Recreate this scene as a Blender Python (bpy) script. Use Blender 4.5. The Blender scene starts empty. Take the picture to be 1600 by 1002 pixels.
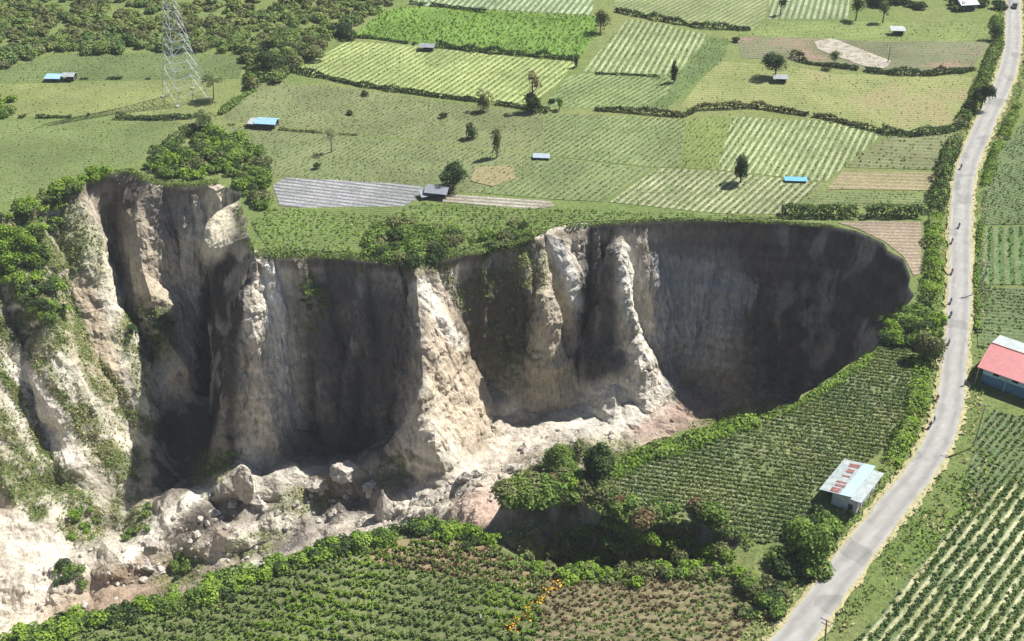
import bpy, math, random
import numpy as np
from mathutils import Vector, Matrix
from mathutils.geometry import delaunay_2d_cdt
from mathutils.bvhtree import BVHTree

# ------------------------------------------------------------------ camera, world, sun
PITCH = math.radians(33.7); FPX = 1800.0; CAMH = 154.0
scene = bpy.context.scene
cam_d = bpy.data.cameras.new('camera'); cam = bpy.data.objects.new('camera', cam_d)
scene.collection.objects.link(cam); scene.camera = cam
cam.location = (0, 0, CAMH); cam.rotation_euler = (math.pi/2 - PITCH, 0, 0)
cam_d.sensor_width = 36.0; cam_d.lens = 36.0*FPX/1600.0
cam_d.clip_start = 1.0; cam_d.clip_end = 6000.0
SUN_AZ = math.radians(61); SUN_EL = math.radians(53)     # azimuth from +Y towards +X
w = bpy.data.worlds.new('World'); scene.world = w; w.use_nodes = True
nt = w.node_tree; bg = nt.nodes['Background']
sky = nt.nodes.new('ShaderNodeTexSky'); sky.sky_type = 'NISHITA'; sky.sun_disc = False
sky.sun_elevation = SUN_EL; sky.sun_rotation = SUN_AZ
nt.links.new(sky.outputs[0], bg.inputs[0]); bg.inputs[1].default_value = 0.05
sd = bpy.data.lights.new('sun', 'SUN'); sd.energy = 5.0; sd.angle = math.radians(0.5); sd.color = (1.0, 0.96, 0.88)
sun = bpy.data.objects.new('sun', sd); scene.collection.objects.link(sun)
tosun = Vector((math.sin(SUN_AZ)*math.cos(SUN_EL), math.cos(SUN_AZ)*math.cos(SUN_EL), math.sin(SUN_EL)))
sun.rotation_euler = tosun.to_track_quat('Z', 'Y').to_euler()
scene.view_settings.view_transform = 'Standard'; scene.view_settings.look = 'None'
scene.view_settings.gamma = 1.0; scene.view_settings.exposure = 1.0
scene.cycles.max_bounces = 4; scene.cycles.diffuse_bounces = 1; scene.cycles.transparent_max_bounces = 4; scene.cycles.use_denoising = True

rng = np.random.default_rng(7); random.seed(7)
COL = scene.collection
SP, CP = math.sin(PITCH), math.cos(PITCH)

# ------------------------------------------------------------------ measuring helpers
def P(u, v, z=0.0):
    a = (u-800.0)/FPX; b = (v-501.0)/FPX
    dx, dy, dz = a, CP - b*SP, -SP - b*CP
    t = (z-CAMH)/dz
    return (dx*t, dy*t, z)
def proj(V):
    x, y, z = V[:, 0], V[:, 1], V[:, 2]-CAMH
    d = y*CP - z*SP
    return 800+FPX*x/d, 501-FPX*(y*SP + z*CP)/d, d
def Pw(pts, z=0.0): return [P(p[0], p[1], p[2] if len(p) > 2 else z) for p in pts]

def hash3(ix, iy, iz, s=0):
    h = (ix.astype(np.int64)*374761393 + iy.astype(np.int64)*668265263 + iz.astype(np.int64)*2147483647 + s*144665) & 0xffffffff
    h = ((h ^ (h >> 13))*1274126177) & 0xffffffff
    h = ((h ^ (h >> 15))*2246822519) & 0xffffffff
    return ((h ^ (h >> 16)) & 0xffffff)/float(0xffffff)
def vnoise(p, s=0):
    f = np.floor(p); t = p-f; t = t*t*(3-2*t); i = f.astype(np.int64); r = 0
    for a in (0, 1):
        for b in (0, 1):
            for c in (0, 1):
                wt = (t[:, 0] if a else 1-t[:, 0])*(t[:, 1] if b else 1-t[:, 1])*(t[:, 2] if c else 1-t[:, 2])
                r = r + wt*hash3(i[:, 0]+a, i[:, 1]+b, i[:, 2]+c, s)
    return r*2-1
def fbm(p, o=4, s=0, ridged=False):
    r = 0; a = 1.0; tot = 0
    for k in range(o):
        n = vnoise(p*(2.03**k)+k*17.3, s+k)
        if ridged: n = 1-2*np.abs(n)
        r = r + a*n; tot += a; a *= 0.5
    return r/tot
def sstep(x, a, b):
    t = np.clip((x-a)/(b-a), 0, 1); return t*t*(3-2*t)

# ------------------------------------------------------------------ object helpers
def tag(o, label=None, cat=None, group=None, kind=None):
    if label: o['label'] = label
    if cat: o['category'] = cat
    if group: o['group'] = group
    if kind: o['kind'] = kind
    return o
def mesh_np(name, V, F, mats=(), mi=None, col=None, smooth=False):
    V = np.asarray(V, dtype=np.float32); F = np.asarray(F, dtype=np.int32); k = F.shape[1]
    me = bpy.data.meshes.new(name)
    me.vertices.add(len(V)); me.vertices.foreach_set('co', V.ravel())
    me.loops.add(F.size); me.loops.foreach_set('vertex_index', F.ravel())
    me.polygons.add(len(F)); me.polygons.foreach_set('loop_start', np.arange(0, F.size, k, dtype=np.int32))
    for m in mats: me.materials.append(m)
    if mi is not None: me.polygons.foreach_set('material_index', np.asarray(mi, dtype=np.int32))
    me.polygons.foreach_set('use_smooth', np.full(len(F), smooth))
    if col is not None:
        c = np.ones((len(V), 4), dtype=np.float32); c[:, :3] = col
        at = me.color_attributes.new('Col', 'FLOAT_COLOR', 'POINT'); at.data.foreach_set('color', c.ravel())
    me.update(calc_edges=True); me.validate()
    return me
def link(name, me, parent=None):
    o = bpy.data.objects.new(name, me); COL.objects.link(o)
    if parent is not None: o.parent = parent
    return o
def empty(name, loc, rz=0.0):
    o = bpy.data.objects.new(name, None); COL.objects.link(o); o.location = loc; o.rotation_euler = (0, 0, rz)
    o.empty_display_size = 0.5
    return o
def copy_tree(o, parent=None):
    c = o.copy(); COL.objects.link(c); c.parent = parent
    for ch in [x for x in COL.objects if x.parent == o]:
        copy_tree(ch, c)
    return c
class MB:                                # collects solid pieces of one part
    def __init__(s): s.v = []; s.f = []
    def add(s, vs, fs):
        b = len(s.v); s.v += [tuple(x) for x in vs]; s.f += [tuple(i+b for i in f) for f in fs]; return s
    def box(s, c, d, rz=0.0, rx=0.0):
        M = Matrix.Translation(c) @ Matrix.Rotation(rz, 4, 'Z') @ Matrix.Rotation(rx, 4, 'X')
        vs = [M @ Vector((x*d[0]/2, y*d[1]/2, z*d[2]/2)) for x in (-1, 1) for y in (-1, 1) for z in (-1, 1)]
        return s.add(vs, [(0, 1, 3, 2), (4, 6, 7, 5), (0, 4, 5, 1), (2, 3, 7, 6), (0, 2, 6, 4), (1, 5, 7, 3)])
    def bar(s, a, b, r0, r1=None, n=6, cap=True):
        r1 = r0 if r1 is None else r1; a = Vector(a); b = Vector(b); d = (b-a).normalized()
        x = d.orthogonal().normalized(); y = d.cross(x)
        vs = [a+(x*math.cos(t)+y*math.sin(t))*r0 for t in [2*math.pi*i/n for i in range(n)]]
        vs += [b+(x*math.cos(t)+y*math.sin(t))*r1 for t in [2*math.pi*i/n for i in range(n)]]
        fs = [(i, (i+1) % n, n+(i+1) % n, n+i) for i in range(n)]
        if cap: fs += [tuple(range(n))[::-1], tuple(range(n, 2*n))]
        return s.add(vs, fs)
    def tube(s, pts, rs, n=6):
        for i in range(len(pts)-1): s.bar(pts[i], pts[i+1], rs[i], rs[i+1], n)
        return s
    def ball(s, c, r, seg=10, ring=7):
        c = Vector(c); r = r if hasattr(r, '__len__') else (r, r, r); vs = [c+Vector((0, 0, r[2]))]
        for i in range(1, ring):
            for j in range(seg):
                t = math.pi*i/ring; p = 2*math.pi*j/seg
                vs.append(c+Vector((r[0]*math.sin(t)*math.cos(p), r[1]*math.sin(t)*math.sin(p), r[2]*math.cos(t))))
        vs.append(c-Vector((0, 0, r[2]))); L = len(vs)-1; fs = []
        for j in range(seg): fs.append((0, 1+j, 1+(j+1) % seg))
        for i in range(ring-2):
            for j in range(seg):
                a = 1+i*seg+j; b = 1+i*seg+(j+1) % seg; fs.append((a, a+seg, b+seg, b))
        for j in range(seg): fs.append((L, 1+(ring-2)*seg+(j+1) % seg, 1+(ring-2)*seg+j))
        return s.add(vs, fs)
    def torus(s, c, R, r, axis='Y', seg=16, n=6):
        vs = []; fs = []
        for i in range(seg):
            t = 2*math.pi*i/seg
            for j in range(n):
                q = 2*math.pi*j/n; rr = R+r*math.cos(q)
                p = (rr*math.cos(t), r*math.sin(q), rr*math.sin(t)); vs.append(Vector(c)+Vector(p))
        for i in range(seg):
            for j in range(n):
                fs.append((i*n+j, i*n+(j+1) % n, ((i+1) % seg)*n+(j+1) % n, ((i+1) % seg)*n+j))
        return s.add(vs, fs)
    def build(s, name, mat, parent=None, smooth=False):
        me = bpy.data.meshes.new(name); me.from_pydata(s.v, [], s.f); me.materials.append(mat)
        if smooth: me.polygons.foreach_set('use_smooth', [True]*len(me.polygons))
        me.update(); return link(name, me, parent)

# ------------------------------------------------------------------ materials
def newmat(name):
    m = bpy.data.materials.new(name); m.use_nodes = True; n = m.node_tree
    for x in list(n.nodes): n.nodes.remove(x)
    out = n.nodes.new('ShaderNodeOutputMaterial'); return m, n, out
def N(n, t, **kw):
    x = n.nodes.new(t)
    for k, v in kw.items():
        if k.startswith('i_'):
            key = k[2:]; x.inputs[int(key) if key.isdigit() else key.replace('_', ' ')].default_value = v
        else: setattr(x, k, v)
    return x
def ramp(n, fac, stops):
    r = n.nodes.new('ShaderNodeValToRGB'); cr = r.color_ramp
    while len(cr.elements) > 1: cr.elements.remove(cr.elements[0])
    cr.elements[0].position = stops[0][0]; cr.elements[0].color = (*stops[0][1], 1)
    for p, c in stops[1:]:
        e = cr.elements.new(p); e.color = (*c, 1)
    n.links.new(fac, r.inputs[0]); return r.outputs[0]
def mixc(n, fac, a, b, mode='MIX'):
    m = n.nodes.new('ShaderNodeMix'); m.data_type = 'RGBA'; m.blend_type = mode
    for idx, val in ((0, fac), (6, a), (7, b)):
        if hasattr(val, 'is_linked'): n.links.new(val, m.inputs[idx])
        else: m.inputs[idx].default_value = val if idx == 0 else (*val, 1)
    return m.outputs[2]
def noise(n, vec, scale, detail=4, rough=0.6):
    x = N(n, 'ShaderNodeTexNoise', i_Scale=scale, i_Detail=float(detail), i_Roughness=rough)
    n.links.new(vec, x.inputs['Vector']); return x.outputs[0]
def bsdf(n, out, col, rough=0.9, spec=0.2, bump=None, bstr=0.5, bdist=0.1, metal=0.0):
    b = N(n, 'ShaderNodeBsdfPrincipled'); b.inputs['Roughness'].default_value = rough
    b.inputs['Specular IOR Level'].default_value = spec; b.inputs['Metallic'].default_value = metal
    if hasattr(col, 'is_linked'): n.links.new(col, b.inputs['Base Color'])
    else: b.inputs['Base Color'].default_value = (*col, 1)
    if bump is not None:
        bp = N(n, 'ShaderNodeBump', i_Strength=bstr, i_Distance=bdist); n.links.new(bump, bp.inputs['Height'])
        n.links.new(bp.outputs[0], b.inputs['Normal'])
    n.links.new(b.outputs[0], out.inputs[0]); return b
def simple(name, c, rough=0.7, var=0.15, scale=3.0, spec=0.3, metal=0.0):
    m, n, out = newmat(name); tc = N(n, 'ShaderNodeTexCoord').outputs['Object']
    nz = noise(n, tc, scale)
    col = ramp(n, nz, [(0.3, tuple(x*(1-var) for x in c)), (0.7, tuple(min(1, x*(1+var)) for x in c))])
    bsdf(n, out, col, rough, spec, nz, 0.15, 0.02, metal); return m
def leafmat(name, stops, trans=0.25, patch=0.35, pscale=0.12):
    """foliage: each leaf clump draws its own tone; broad patches vary slowly over the ground"""
    m, n, out = newmat(name); g = N(n, 'ShaderNodeNewGeometry')
    r = g.outputs['Random Per Island']
    nz = noise(n, g.outputs['Position'], pscale, 3)
    a = N(n, 'ShaderNodeMath', operation='MULTIPLY_ADD', i_1=1-patch, i_2=0.0); n.links.new(r, a.inputs[0])
    b = N(n, 'ShaderNodeMapRange', i_1=0.3, i_2=0.7, i_3=0.0, i_4=patch); n.links.new(nz, b.inputs[0])
    s = N(n, 'ShaderNodeMath', operation='ADD'); n.links.new(a.outputs[0], s.inputs[0]); n.links.new(b.outputs[0], s.inputs[1])
    k = len(stops)-1
    col = ramp(n, s.outputs[0], [(0.05+0.9*i/k, c) for i, c in enumerate(stops)])
    d = N(n, 'ShaderNodeBsdfDiffuse'); t = N(n, 'ShaderNodeBsdfTranslucent'); mx = N(n, 'ShaderNodeMixShader', i_0=trans)
    n.links.new(col, d.inputs[0]); n.links.new(col, t.inputs[0])
    n.links.new(d.outputs[0], mx.inputs[1]); n.links.new(t.outputs[0], mx.inputs[2]); n.links.new(mx.outputs[0], out.inputs[0])
    return m
def fieldmat(name, ang, spacing, soil, crop, soil2=None, crop2=None, duty=0.5, patch=None, wob=0.12):
    """soil sheet of a field: strips of bare soil or mulch film between planted rows, with large uneven patches"""
    m, n, out = newmat(name); g = N(n, 'ShaderNodeNewGeometry').outputs['Position']
    mp = N(n, 'ShaderNodeMapping'); mp.inputs['Rotation'].default_value = (0, 0, -ang); n.links.new(g, mp.inputs[0])
    sx = N(n, 'ShaderNodeSeparateXYZ'); n.links.new(mp.outputs[0], sx.inputs[0])
    nzw = noise(n, g, 0.35, 3); wv = N(n, 'ShaderNodeMath', operation='MULTIPLY_ADD', i_1=spacing*wob*4, i_2=-spacing*wob*2); n.links.new(nzw, wv.inputs[0])
    ad = N(n, 'ShaderNodeMath', operation='ADD'); n.links.new(sx.outputs[1], ad.inputs[0]); n.links.new(wv.outputs[0], ad.inputs[1])
    dv = N(n, 'ShaderNodeMath', operation='MULTIPLY', i_1=2*math.pi/spacing); n.links.new(ad.outputs[0], dv.inputs[0])
    cs = N(n, 'ShaderNodeMath', operation='COSINE'); n.links.new(dv.outputs[0], cs.inputs[0])
    f0 = N(n, 'ShaderNodeMapRange', i_1=-0.45+duty-0.5, i_2=0.45+duty-0.5, i_3=1.0, i_4=0.0); n.links.new(cs.outputs[0], f0.inputs[0])
    bk = ramp(n, noise(n, g, 0.16, 5, 0.75), [(0.36, (.25,)*3), (0.56, (1, 1, 1))]); fac = N(n, 'ShaderNodeMath', operation='MULTIPLY'); n.links.new(f0.outputs[0], fac.inputs[0]); n.links.new(bk, fac.inputs[1])
    n1 = noise(n, g, 0.045, 5, 0.65); n2 = noise(n, g, 1.3, 4, 0.7)
    so = ramp(n, n1, [(0.38, soil), (0.62, soil2 or tuple(x*0.72 for x in soil))])
    cr = ramp(n, n1, [(0.38, crop), (0.62, crop2 or tuple(x*0.75 for x in crop))])
    c = mixc(n, fac.outputs[0], cr, so)
    if patch: c = mixc(n, ramp(n, noise(n, g, 0.02, 4, 0.6), [(0.52, (0, 0, 0)), (0.6, (1, 1, 1))]), c, patch)
    c = mixc(n, 1.0, c, ramp(n, n2, [(0.3, (0.68, 0.69, 0.68)), (0.7, (1.38, 1.41, 1.36))]), 'MULTIPLY')
    ba = N(n, 'ShaderNodeMath', operation='ADD'); n.links.new(n2, ba.inputs[0]); n.links.new(fac.outputs[0], ba.inputs[1])
    bsdf(n, out, c, 0.95, 0.1, ba.outputs[0], 0.7, 0.3); return m
def metal_sheet(name, cols, period=0.25, axis=0, patch=0.5):
    """corrugated roofing, weathered"""
    m, n, out = newmat(name); tc = N(n, 'ShaderNodeTexCoord').outputs['Object']
    sx = N(n, 'ShaderNodeSeparateXYZ'); n.links.new(tc, sx.inputs[0])
    mu = N(n, 'ShaderNodeMath', operation='MULTIPLY', i_1=2*math.pi/period); n.links.new(sx.outputs[axis], mu.inputs[0])
    sn = N(n, 'ShaderNodeMath', operation='SINE'); n.links.new(mu.outputs[0], sn.inputs[0])
    nz = noise(n, tc, 0.9, 5, 0.7)
    c = ramp(n, nz, [(0.35, cols[0]), (0.65, cols[1])])
    bsdf(n, out, c, 0.45, 0.5, sn.outputs[0], 0.25, 0.03); return m

M = {}
M['green'] = leafmat('leaves green', [(.045, .075, .024), (.09, .15, .036), (.155, .235, .055), (.24, .32, .085)])
M['dark'] = leafmat('leaves dark', [(.02, .034, .018), (.035, .06, .026), (.06, .095, .035), (.10, .14, .055)])
M['bright'] = leafmat('leaves bright', [(.07, .12, .018), (.13, .22, .03), (.20, .31, .045), (.29, .38, .09)])
M['olive'] = leafmat('leaves olive', [(.055, .07, .03), (.11, .13, .05), (.17, .19, .08), (.24, .25, .12)])
M['brownleaf'] = leafmat('dry leaves', [(.07, .05, .03), (.13, .09, .05), (.20, .15, .08), (.14, .16, .06)])
M['crop'] = leafmat('crop leaves', [(.075, .115, .038), (.125, .185, .052), (.18, .245, .075), (.24, .30, .11)])
M['cropdk'] = leafmat('dark crop leaves', [(.05, .085, .035), (.09, .15, .05), (.145, .215, .075), (.21, .275, .11)])
M['cropyl'] = leafmat('yellow crop leaves', [(.10, .135, .04), (.15, .195, .06), (.21, .25, .085), (.28, .30, .12)])
M['bark'] = simple('bark', (.13, .10, .075), 0.9, 0.4, 6)
M['palebark'] = simple('pale bark', (.30, .26, .21), 0.9, 0.3, 6)

# ------------------------------------------------------------------ terrain: control lines (photo pixel, height) -> triangulated, refined, eroded
ctl = []; cidx = []; cedge = []
def addpt(p, n): ctl.append((p[0], p[1], p[2], n)); return len(ctl)-1
def resample(pts, step, jit, seed):
    out = []
    for i in range(len(pts)-1):
        a, b = np.array(pts[i]), np.array(pts[i+1]); L = np.linalg.norm((b-a)[:2]); k = max(1, int(round(L/step)))
        for j in range(k): out.append(a+(b-a)*j/k)
    out.append(np.array(pts[-1])); out = np.array(out)
    if jit:
        r = np.random.default_rng(seed); d = r.uniform(-jit, jit, (len(out), 2)); d[0] = 0; d[-1] = 0; out[:, :2] += d
    return out
def line(pts, n=1.0, step=None, jit=0.0, world=False, seed=0):
    p = pts if world else Pw(pts)
    if step: p = resample(p, step, jit, seed)
    ids = [addpt(q, n) for q in p]
    cedge.extend((ids[i], ids[i+1]) for i in range(len(ids)-1)); return ids
def spot(*pts, n=1.0):
    for p in pts: addpt(P(*p), n)
def offset_line(px, d, z, n=1.0, side=1, step=None):
    """line d metres to one side of a pixel polyline, at height z"""
    w_ = np.array(Pw(px)); out = []
    for i in range(len(w_)):
        a = w_[max(0, i-1)]; b = w_[min(len(w_)-1, i+1)]; t = (b-a)[:2]; t /= np.linalg.norm(t)
        nn = np.array((-t[1], t[0]))*side; zz = z[i] if hasattr(z, '__len__') else z
        out.append((w_[i][0]+nn[0]*d, w_[i][1]+nn[1]*d, zz))
    return line(out, n, world=True)

# far and outer plateau
for x in (-2500, -1200, -600, 0, 600, 1200, 2500):
    for y in (-800, 3500): addpt((x, y, 0), 0)
for y in (-300, 100, 400, 900, 1800):
    for x in (-2500, 2500): addpt((x, y, 0), 0)
for u, v in [(0, 0), (400, 0), (800, 0), (1200, 0), (1600, 0), (0, 120), (300, 150), (600, 180), (900, 120), (1300, 100), (0, 230), (150, 230), (500, 300), (800, 250), (1200, 250), (1450, 250), (560, 340), (1000, 300), (700, 310), (1300, 320)]:
    addpt(P(u, v), 0)
RIM = [(-620, 720), (-560, 560), (-430, 470), (-260, 410), (-120, 372), (0, 338), (60, 312), (120, 292), (158, 274), (200, 268), (235, 283), (295, 292), (342, 285), (376, 303), (384, 345), (396, 392),
       (425, 402), (480, 398), (540, 400), (600, 408), (650, 410), (700, 400), (750, 390), (800, 378), (845, 362), (900, 350), (960, 347), (1040, 343), (1120, 342), (1200, 345), (1280, 350), (1335, 360), (1378, 380), (1408, 405),
       (1425, 435), (1426, 465), (1403, 500), (1376, 535), (1345, 562), (1290, 598), (1240, 628), (1190, 650), (1140, 656), (1090, 668), (1030, 690), (970, 712), (925, 738), (870, 752), (815, 760),
       (788, 775), (820, 783), (870, 778), (925, 780), (965, 795), (1000, 812), (1040, 806), (1090, 806), (1130, 826), (1165, 838), (1185, 856), (1178, 880)]
NEAR = [(1178, 880), (1130, 884, -1.5), (1050, 890, -3), (960, 896, -5), (880, 890, -6), (820, 876, -6), (780, 858, -6), (735, 826, -6), (680, 812, -6), (600, 825, -6), (500, 850, -6.5), (430, 874, -7), (350, 905, -7), (260, 935, -7.5), (190, 948, -8), (100, 970, -8), (0, 998, -8), (-150, 1050, -8), (-330, 1100, -8), (-560, 1000, -6), (-620, 720, 0)]
i0 = line(RIM, 0.0, step=4.2, jit=0.9, seed=3)
i1 = line(NEAR[1:-1], 0.0, step=6, jit=0.6, seed=4)
cedge.append((i0[-1], i1[0])); cedge.append((i1[-1], i0[0]))
# road-side line that keeps the ground by the road level, near field in front
line([(1200, 880), (1230, 920), (1195, 970), (1130, 1040), (1000, 1150)], 0)
spot((1000, 960, -3), (800, 960, -4.5), (600, 920, -5.5), (600, 990, -5.5), (400, 960, -6.5), (300, 1000, -7), (100, 1060, -7), (900, 1080, -3), (500, 1080, -5), (-100, 1200, -6), n=0)
# west slope: rib lines running down to the wash
line([(-430, 560, -20), (-420, 720, -42), (-380, 900, -62), (-300, 1010, -70)], 1)
line([(-230, 480, -14), (-170, 600, -30), (-120, 760, -50), (-60, 900, -66)], 1)
line([(-60, 420, -14), (0, 500, -24), (60, 590, -36), (110, 680, -49), (140, 745, -58)], 1)
line([(20, 400, -10), (80, 500, -24), (130, 600, -38), (180, 700, -53)], 1)
line([(-10, 460, -22), (30, 560, -37), (70, 650, -49), (95, 760, -61)], 1)
line([(128, 320, -5), (150, 400, -17), (190, 500, -31), (222, 590, -43), (236, 690, -55), (240, 770, -63)], 1)
line([(85, 370, -12), (110, 470, -27), (150, 570, -40), (195, 660, -54), (220, 740, -62)], 1)
line([(0, 620, -40), (0, 720, -51), (30, 800, -60), (40, 880, -66)], 1)
line([(-60, 560, -33), (-30, 680, -50), (-10, 790, -62)], 1)
# gully between rib and brown spur
line([(195, 300, -9), (186, 360, -21), (188, 450, -38), (208, 530, -49), (236, 600, -58), (250, 680, -63)], 1)
# brown spur B
line([(240, 300, -2), (214, 345, -9), (222, 420, -21), (246, 500, -33), (280, 570, -43), (300, 625, -52)], 1)
line([(290, 320, -9), (285, 400, -24), (295, 480, -37), (305, 560, -48)], 1)
# short white spur C, then the deep shaft
line([(343, 292, -0.3), (337, 330, -3), (332, 388, -8.5)], 1); line([(366, 335, -11), (367, 392, -19)], 1)
line([(308, 330, -11), (315, 400, -24), (330, 450, -33), (328, 540, -49), (315, 620, -59), (290, 700, -64), (262, 770, -67)], 1)
line([(386, 400, -22), (378, 460, -34), (354, 540, -50), (347, 620, -61), (350, 690, -62)], 1)
spot((376, 722, -60.5), (405, 738, -60), (340, 735, -63), (300, 745, -65.5), (262, 730, -65))
# spur D
line([(404, 408, -1), (387, 480, -12), (362, 555, -24.5), (358, 632, -41), (388, 688, -53.5), (438, 716, -57)], 1)
line([(428, 420, -4), (434, 480, -15), (442, 550, -29), (458, 615, -43), (458, 670, -53)], 1)
# shadowed wall between D and E
line([(480, 425, -5), (490, 500, -19.5), (500, 600, -41), (500, 690, -61)], 1)
line([(560, 425, -5), (560, 500, -20), (560, 600, -41.5), (565, 685, -62)], 1)
line([(625, 430, -5), (628, 500, -19), (628, 590, -38), (620, 665, -57)], 1)
# spur E
line([(653, 434, -2), (656, 520, -12.5), (660, 600, -24), (674, 670, -34), (697, 737, -44)], 1)
line([(695, 450, -10), (722, 530, -27), (752, 600, -41), (768, 645, -47), (746, 695, -50), (714, 743, -47)], 1)
line([(646, 440, -6.5), (649, 520, -20), (652, 600, -39), (655, 652, -50)], 1)
line([(964, 392, -7), (965, 450, -19), (979, 520, -33), (999, 562, -42)], 1)
# vegetated wall between E and F
line([(760, 420, -6.5), (765, 490, -20), (790, 560, -34), (800, 620, -45), (800, 670, -51)], 1)
line([(815, 410, -7), (822, 470, -18), (826, 540, -31)], 1)
# spur F and mound below it
line([(843, 372, -0.8), (850, 445, -10), (869, 520, -24), (893, 558, -33.5)], 1)
line([(893, 380, -4), (903, 450, -16), (907, 530, -34), (891, 572, -38.5)], 1)
line([(828, 584, -41), (858, 582, -40.5), (884, 606, -45), (868, 642, -49), (830, 650, -50)], 1)
# dark recess
line([(935, 375, -5), (937, 450, -20), (933, 530, -36), (920, 590, -48.5)], 1)
# spur I and its white talus fan
line([(967, 368, -0.8), (969, 405, -4), (972, 450, -13.5), (988, 520, -25.5), (1008, 575, -35)], 1)
line([(1000, 385, -7), (1012, 440, -17.5), (1022, 505, -30), (1038, 570, -42), (1042, 620, -49)], 1)
line([(1008, 577, -36), (960, 600, -41), (905, 630, -49.5), (870, 658, -50.5)], 1)
line([(1042, 625, -50), (1010, 650, -47.5), (960, 668, -46.5), (900, 690, -46), (850, 705, -45)], 1)
# bowl: wall foot and middle
B = RIM[28:41]
offset_line(B, 4.5, -26, 0.75, side=-1); offset_line(B[1:], 11, -47, 0.8, side=-1)
spot((1060, 600, -50), (1120, 615, -53), (1200, 630, -55), n=1)
c_ = P(1250, 500, -56); addpt((78, 240, -55), 1); addpt((62, 225, -54), 1); addpt((60, 245, -55), 1)
# back of the promontory (hidden from the photo)
Q = RIM[41:47]
offset_line(Q, 5, -26, 0.6, side=-1); offset_line(Q, 13, -46, 0.7, side=-1)
Q = RIM[47:50]
offset_line(Q, 5, [-16, -16, -13], 0.6, side=-1)
# cut below the promontory
C_ = RIM[50:58]
offset_line(C_, 3.2, [-17, -18, -16, -13, -14, -13, -10, -7], 0.5, side=-1)
# debris floor
spot((850, 735, -42), (780, 722, -50), (800, 690, -51), (725, 772, -50), (765, 755, -40), (690, 790, -50), (745, 795, -30), n=1)
line([(838, 866, -12), (808, 862, -11), (786, 857, -10), (762, 840, -10), (748, 816, -14), (742, 798, -24)], .8)
spot((520, 780, -57.5), (555, 782, -58), (585, 776, -56))
# near edge, drop into the gorge
E_ = [tuple(p) for p in NEAR[7:18]]
offset_line(E_[:], 6, [-16]+[-28]*10, 0.6, side=-1); offset_line(E_[1:], 15, -50, 0.8, side=-1)
# debris crest and pits
line([(195, 885, -64), (245, 830, -59), (300, 778, -54), (345, 748, -52), (410, 748, -52), (480, 745, -51), (555, 738, -49.5), (608, 712, -48), (652, 690, -47)], 1)
spot((430, 728, -58), (520, 715, -61.5), (590, 695, -60), (340, 715, -64), (280, 760, -67), n=1)
line([(330, 790, -60), (395, 785, -58), (470, 790, -57), (540, 800, -57), (585, 790, -56)], 1)
line([(270, 870, -64), (350, 840, -59), (420, 812, -57), (470, 830, -60)], 1)
line([(597, 756, -49), (600, 790, -54), (605, 815, -57)], 1)
spot((190, 820, -67), (140, 830, -66), (200, 920, -69), (330, 880, -66), (430, 850, -62), (520, 825, -59), (90, 900, -69), (60, 960, -72), (0, 940, -71), (130, 790, -63), (-120, 980, -73), (-200, 900, -68), n=1)
spot((650, 745, -48), (640, 800, -53), (692, 762, -47), (700, 795, -50), n=1)

polyR = np.array([ctl[i][:2] for i in i0+i1])
def inpoly(q, poly):
    x, y = q; r = False; j = len(poly)-1
    for i in range(len(poly)):
        if (poly[i][1] > y) != (poly[j][1] > y) and x < (poly[j][0]-poly[i][0])*(y-poly[i][1])/(poly[j][1]-poly[i][1])+poly[i][0]: r = not r
        j = i
    return r
def rdist(q):
    A = polyR; B_ = np.roll(polyR, -1, 0); d = B_-A; t = np.clip(((q-A)*d).sum(1)/np.maximum((d*d).sum(1), 1e-9), 0, 1)
    return np.linalg.norm(A+d*t[:, None]-q, axis=1).min()
for i, c in enumerate(ctl):
    if c[3] > 0:
        q = proj(np.array([c[:3]])); zz = c[2]; k = 0
        while k < 60 and (not inpoly(c[:2], polyR) or rdist(np.array(c[:2])) < min(1.0, 0.25-c[2]*0.06)):
            zz += 0.35; k += 1; c = (*P(float(q[0][0]), float(q[1][0]), zz), c[3])
        if k > 30: print('LIFT', k, round(float(q[0][0])), round(float(q[1][0])))
        ctl[i] = c
pts2 = [Vector((c[0], c[1])) for c in ctl]
ov, oe, of, ovo, oeo, ofo = delaunay_2d_cdt(pts2, cedge, [], 0, 1e-3)
V = np.zeros((len(ov), 4)); lost = []
for i, (q, src) in enumerate(zip(ov, ovo)):
    V[i, :2] = q
    if src: V[i, 2:] = ctl[src[0]][2:4]
    else: lost.append(i)
Cn = np.array(ctl)
for i in lost:
    d = np.hypot(Cn[:, 0]-V[i, 0], Cn[:, 1]-V[i, 1])+0.1; k = np.argsort(d)[:4]; wt = 1/d[k]**2
    V[i, 2:] = (Cn[k, 2:4]*wt[:, None]).sum(0)/wt.sum()
    u_, v_, _ = proj(V[i:i+1, :3]); print('crossing near px', round(float(u_[0])), round(float(v_[0])))
F = np.array([f for f in of], dtype=np.int64)

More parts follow.
